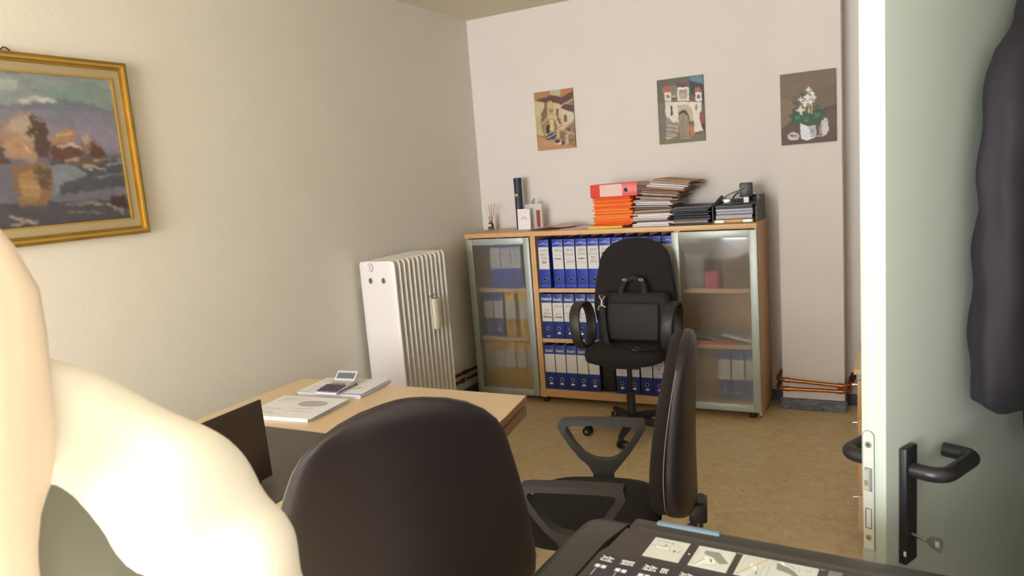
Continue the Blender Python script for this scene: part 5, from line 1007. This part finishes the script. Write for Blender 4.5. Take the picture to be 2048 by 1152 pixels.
# size panel with its printed sizes
pn = MB().prism([(2.4465, -3.932, 0.9985), (2.4420, -3.945, 0.9985), (2.4460, -4.00, 0.9985), (2.900, -4.00, 0.9985), (2.900, -3.929, 0.9985), (2.452, -3.927, 0.9985)], (0, 0, 0.0012)).build('size_panel', MC3, t, smooth=0)
PT = 1.0001
for i, (sx, a_, b_) in enumerate([(2.4465, 'A3', 'A4'), (2.4785, 'B4', 'B5'), (2.5140, 'A4', 'A5'), (2.5400, 'B5', ''), (2.5680, 'A4', 'A5')]):
    for j, s_ in enumerate((a_, b_)):
        if not s_: continue
        xx = sx+0.0095*j
        text('lettering', s_, 0.0142, M_whiteink, pn, (xx, -3.9345, PT), (0, -1, 0), (1, 0, 0), 'LEFT', bold=0.0004, wscale=0.92)
        ic = MB(); ic.prism([(xx, -3.9605, PT), (xx+0.0075, -3.9605, PT), (xx+0.0075, -3.9685, PT), (xx+0.004, -3.9695, PT), (xx+0.002, -3.9675, PT), (xx, -3.9695, PT)], (0, 0, 0.0001)); ic.build('page_icon', M_whiteink, pn, smooth=0)
    MB().bx(sx+0.004, sx+0.0049, -3.992, -3.972, PT, PT+0.0001).build('tick_line', M_whiteink, pn, smooth=0)
def sticker(x0, x1, y0, y1, spec, nx, ny):
    b = MB(); b.bx(x0, x1, y1, y0, 0.9987, 0.9993); s = b.build('sticker', mat('sticker_white', 'd2d8d4', .5), t, smooth=0); s['label'] = 'white instruction sticker'
    cv = Canvas(nx, ny, PAINT[spec][0]); cv.draw(PAINT[spec][1], (y0-y1)/(x1-x0)); cv.build('sticker_print', s, (x0+.001, y0-.001, 0.9996), (1, 0, 0), (0, -1, 0), x1-x0-.002, y0-y1-.002)
sticker(2.499, 2.555, -3.850, -3.910, 'stk1', 110, 116); sticker(2.569, 2.625, -3.850, -3.910, 'stk2', 110, 116); sticker(2.635, 2.740, -3.850, -3.909, 'stk3', 190, 110)
MB().cyl((2.562, -3.880, 0.9987), (2.562, -3.880, 0.9994), 0.0013, 10).build('dot', M_whiteink, t)
text('lettering', '2', 0.009, M_whiteink, t, (2.6275, -3.848, 0.9992), (0, -1, 0), (1, 0, 0)); text('lettering', '1', 0.009, M_whiteink, t, (2.742, -3.848, 0.9992), (0, -1, 0), (1, 0, 0))
MB().bx(2.753, 2.771, -3.878, -3.851, 0.9987, 1.0003, 0.0015).build('grey_button', mat('grey_btn', '7f8a8a', .5), t)
for ch in t.children: ch.location = (-2.44, 3.80, 0)
# ============================================================ PERSON
PL = Vector((2.04, -4.53, 0)); PR = math.radians(118)
person = thing('person', 'person with pale hair in white shirt and grey vest, left foreground, in bright sun', 'person', PL, PR)
M_skin = mat('skin', 'd9a98c', 0.55)
def skin_obj(name, verts, edges, radii, m, parent, sub=2, root=0):
    me = bpy.data.meshes.new(name); me.from_pydata(verts, edges, []); o = bpy.data.objects.new(name, me); COL.objects.link(o)
    md = o.modifiers.new('s', 'SKIN'); md.use_smooth_shade = True
    for i, r in enumerate(radii):
        sv = me.skin_vertices[0].data[i]; sv.radius = r if isinstance(r, tuple) else (r, r); sv.use_root = (i == root)
    sb = o.modifiers.new('b', 'SUBSURF'); sb.levels = sub; sb.render_levels = sub
    dg = bpy.context.evaluated_depsgraph_get(); m2 = bpy.data.meshes.new_from_object(o.evaluated_get(dg)); bpy.data.objects.remove(o)
    m2.name = name; m2.materials.clear(); m2.materials.append(m); m2.polygons.foreach_set('use_smooth', [True]*len(m2.polygons))
    o = bpy.data.objects.new(name, m2); COL.objects.link(o); o.parent = parent; return o
# local axes: x forward, y left
V = [(0, 0, .86), (0, 0, 1.00), (0.01, 0, 1.16), (0, 0, 1.29), (0.0, 0.04, 1.38), (0.0, 0.05, 1.44)]
E = [(0, 1), (1, 2), (2, 3), (3, 4), (4, 5)]; Rr = [(.13, .12), (.11, .12), (.12, .13), (.10, .12), .050, .05]
for s_ in (1, -1):
    b0 = len(V); V += [(0, s_*.165, 1.335), (0.0, s_*.225, 1.09), (0.16, s_*.235, 0.93), (0.20, s_*.235, .915)]; E += [(3, b0), (b0, b0+1), (b0+1, b0+2), (b0+2, b0+3)]; Rr += [.052, .040, .027, .024]
    f0 = len(V)
    for q in range(4):
        V += [(0.235, s_*(.262-.018*q), .905), (0.27+.006*(q in (1, 2)), s_*(.264-.019*q), .895), (0.29+.008*(q in (1, 2)), s_*(.264-.019*q), .872)]; E += [(b0+3, f0+3*q), (f0+3*q, f0+3*q+1), (f0+3*q+1, f0+3*q+2)]; Rr += [.010, .0085, .007]
    tb = len(V); V += [(0.225, s_*.205, .905), (0.25, s_*.192, .885)]; E += [(b0+3, tb), (tb, tb+1)]; Rr += [.011, .009]
    l0 = len(V); V += [(0, s_*.09, .80), (0.01, s_*.10, .46), (-0.02, s_*.10, .10), (0.06, s_*.11, .035), (0.13, s_*.115, .03)]; E += [(0, l0), (l0, l0+1), (l0+1, l0+2), (l0+2, l0+3), (l0+3, l0+4)]; Rr += [.085, .055, .040, .032, .025]
body = skin_obj('body', V, E, Rr, M_skin, person)
# head with face (turned away from the camera)
hd = bmesh.new(); bmesh.ops.create_uvsphere(hd, u_segments=32, v_segments=24, radius=1.0)
for v in hd.verts:
    x_, y_, z_ = v.co; k = 1.0-0.28*max(0, -z_)**1.4
    nose = 0.020*math.exp(-((y_/0.16)**2)-((z_+0.12)/0.20)**2)*(x_ > 0); br = 0.006*math.exp(-((z_-0.22)/0.12)**2)*(x_ > 0.5)
    sock = -0.008*math.exp(-((abs(y_)-0.36)/0.16)**2-((z_-0.05)/0.11)**2)*(x_ > 0.3); lip = 0.005*math.exp(-((y_/0.3)**2)-((z_+0.48)/0.07)**2)*(x_ > 0)
    v.co = Vector((x_*0.092*k+nose+br+sock+lip+0.012*max(0, -z_), y_*0.073*k, z_*0.112))
hm = bpy.data.meshes.new('head'); hd.to_mesh(hm); hd.free(); hm.materials.append(M_skin); hm.polygons.foreach_set('use_smooth', [True]*len(hm.polygons))
head = bpy.data.objects.new('head', hm); COL.objects.link(head); head.parent = person; head.location = (-0.01, 0.05, 1.455)
for s_ in (1, -1):
    MB().ball((0.080, s_*0.028, 0.006), 0.0105, seg=12).build('eye', mat('eye_white', 'e5e2dc', .3), head)
    MB().ball((0.0, s_*0.074, -0.005), 0.018, (0.8, 0.35, 1.5), 12).build('ear', M_skin, head)
MB().ball((0.085, 0, -0.055), 0.014, (0.5, 1.4, 0.35), 12).build('mouth', mat('lips', 'b5706a', .5), head)
# long pale hair falling over the shoulders
prof = [(1.600, .012), (1.594, .030), (1.580, .045), (1.549, .062), (1.507, .077), (1.464, .088), (1.43, .096), (1.392, .104), (1.358, .109), (1.317, .110), (1.275, .108), (1.20, .10), (1.12, .08), (1.06, .05)]
rs = []
for z_, r_ in prof:
    ring = []
    for i in range(48):
        a = 2*PI*i/48; w_ = 1+0.015*math.sin(9*a+z_*10)+0.01*math.sin(17*a); cx_ = -0.025-0.085*min(1, max(0, (1.50-z_)/0.16)); ring.append(Vector((cx_+0.80*r_*math.cos(a)*w_, 0.0+r_*math.sin(a)*w_, z_)))
    rs.append(ring)
MB().rings(rs).build('hair', mat('hair_blond', 'f0dfc8', 0.6, bump=0.3, bscale=80, sheen=0.2), person, 80)
# white shirt with sleeves
M_shirt = mat('white_shirt', 'eeece0', 0.8, bump=0.35, bscale=25)
def remesh_obj(name, parts, m, parent, vox=0.011, folds=0.0):
    b = MB()
    for p0, r0, p1, r1 in parts:
        b.cyl(p0, p1, r0, 20, r1); b.ball(p0, r0, seg=20); b.ball(p1, r1, seg=20)
    me = b.mesh(name, m, 0); o = bpy.data.objects.new(name, me); COL.objects.link(o)
    rm = o.modifiers.new('r', 'REMESH'); rm.mode = 'VOXEL'; rm.voxel_size = vox
    sm_ = o.modifiers.new('s', 'SMOOTH'); sm_.factor = 0.8; sm_.iterations = 9
    dg = bpy.context.evaluated_depsgraph_get(); m2 = bpy.data.meshes.new_from_object(o.evaluated_get(dg)); bpy.data.objects.remove(o)
    m2.name = name; m2.materials.clear(); m2.materials.append(m); m2.polygons.foreach_set('use_smooth', [True]*len(m2.polygons))
    if folds:
        for v in m2.vertices:
            x, y, z = v.co; f_ = math.sin(38*z+9*abs(y)+5*math.sin(14*x+8*y))*0.5+math.sin(60*y-30*z+4*math.sin(20*z))*0.5
            v.co += v.normal*(folds*f_)
    o = bpy.data.objects.new(name, m2); COL.objects.link(o); o.parent = parent; return o
PS = []
for s_ in (1, -1):
    PS += [((0, s_*.05, .92), .125, (0, s_*.05, 1.05), .110), ((0, s_*.05, 1.05), .110, (0.0, s_*.065, 1.24), .112), ((0, 0, 1.33), .085, (0, 0, 1.405), .062), ((0, s_*.03, 1.385), .060, (0, s_*.175, 1.298), .064), ((-.045, s_*.04, 1.345), .062, (-.03, s_*.16, 1.29), .062),
           ((0, s_*.175, 1.295), .066, (0.0, s_*.225, 1.20), .062), ((0.0, s_*.225, 1.20), .062, (0.01, s_*.237, 1.08), .054), ((0.01, s_*.237, 1.08), .054, (0.15, s_*.24, 0.95), .042), ((0, s_*.07, 1.24), .11, (0, s_*.10, 1.31), .07)]
remesh_obj('shirt', PS, M_shirt, person, 0.011, 0.007)
# grey vest shell
VS = []
for s_ in (1, -1):
    VS += [((0, s_*.055, .90), .140, (0, s_*.055, 1.05), .128), ((0, s_*.055, 1.05), .128, (-0.006, s_*.070, 1.21), .130), ((-0.006, s_*.070, 1.21), .130, (-0.02, s_*.065, 1.275), .112), ((-0.01, s_*.06, 1.27), .112, (-0.02, s_*.04, 1.31), .10)]
remesh_obj('vest', VS, mat('grey_vest', '6a6c60', 0.85, bump=0.3, bscale=30), person, 0.012, 0.002)
# trousers
V = [(0, 0, .92), (0, 0, .84)]; E = [(0, 1)]; Rr = [(.16, .155), (.165, .16)]
for s_ in (1, -1):
    b0 = len(V); V += [(0, s_*.095, .74), (0.01, s_*.105, .46), (-0.015, s_*.105, .10)]; E += [(1, b0), (b0, b0+1), (b0+1, b0+2)]; Rr += [.10, .075, .065]
skin_obj('trousers', V, E, Rr, mat('trouser_navy', '2c2f3c', .9), person)
for s_ in (1, -1):
    MB().ball((0.05, s_*.11, 0.042), 0.05, (2.5, .95, .82), 20).build('shoe', mat('shoe_black', '18181a', .4), person)
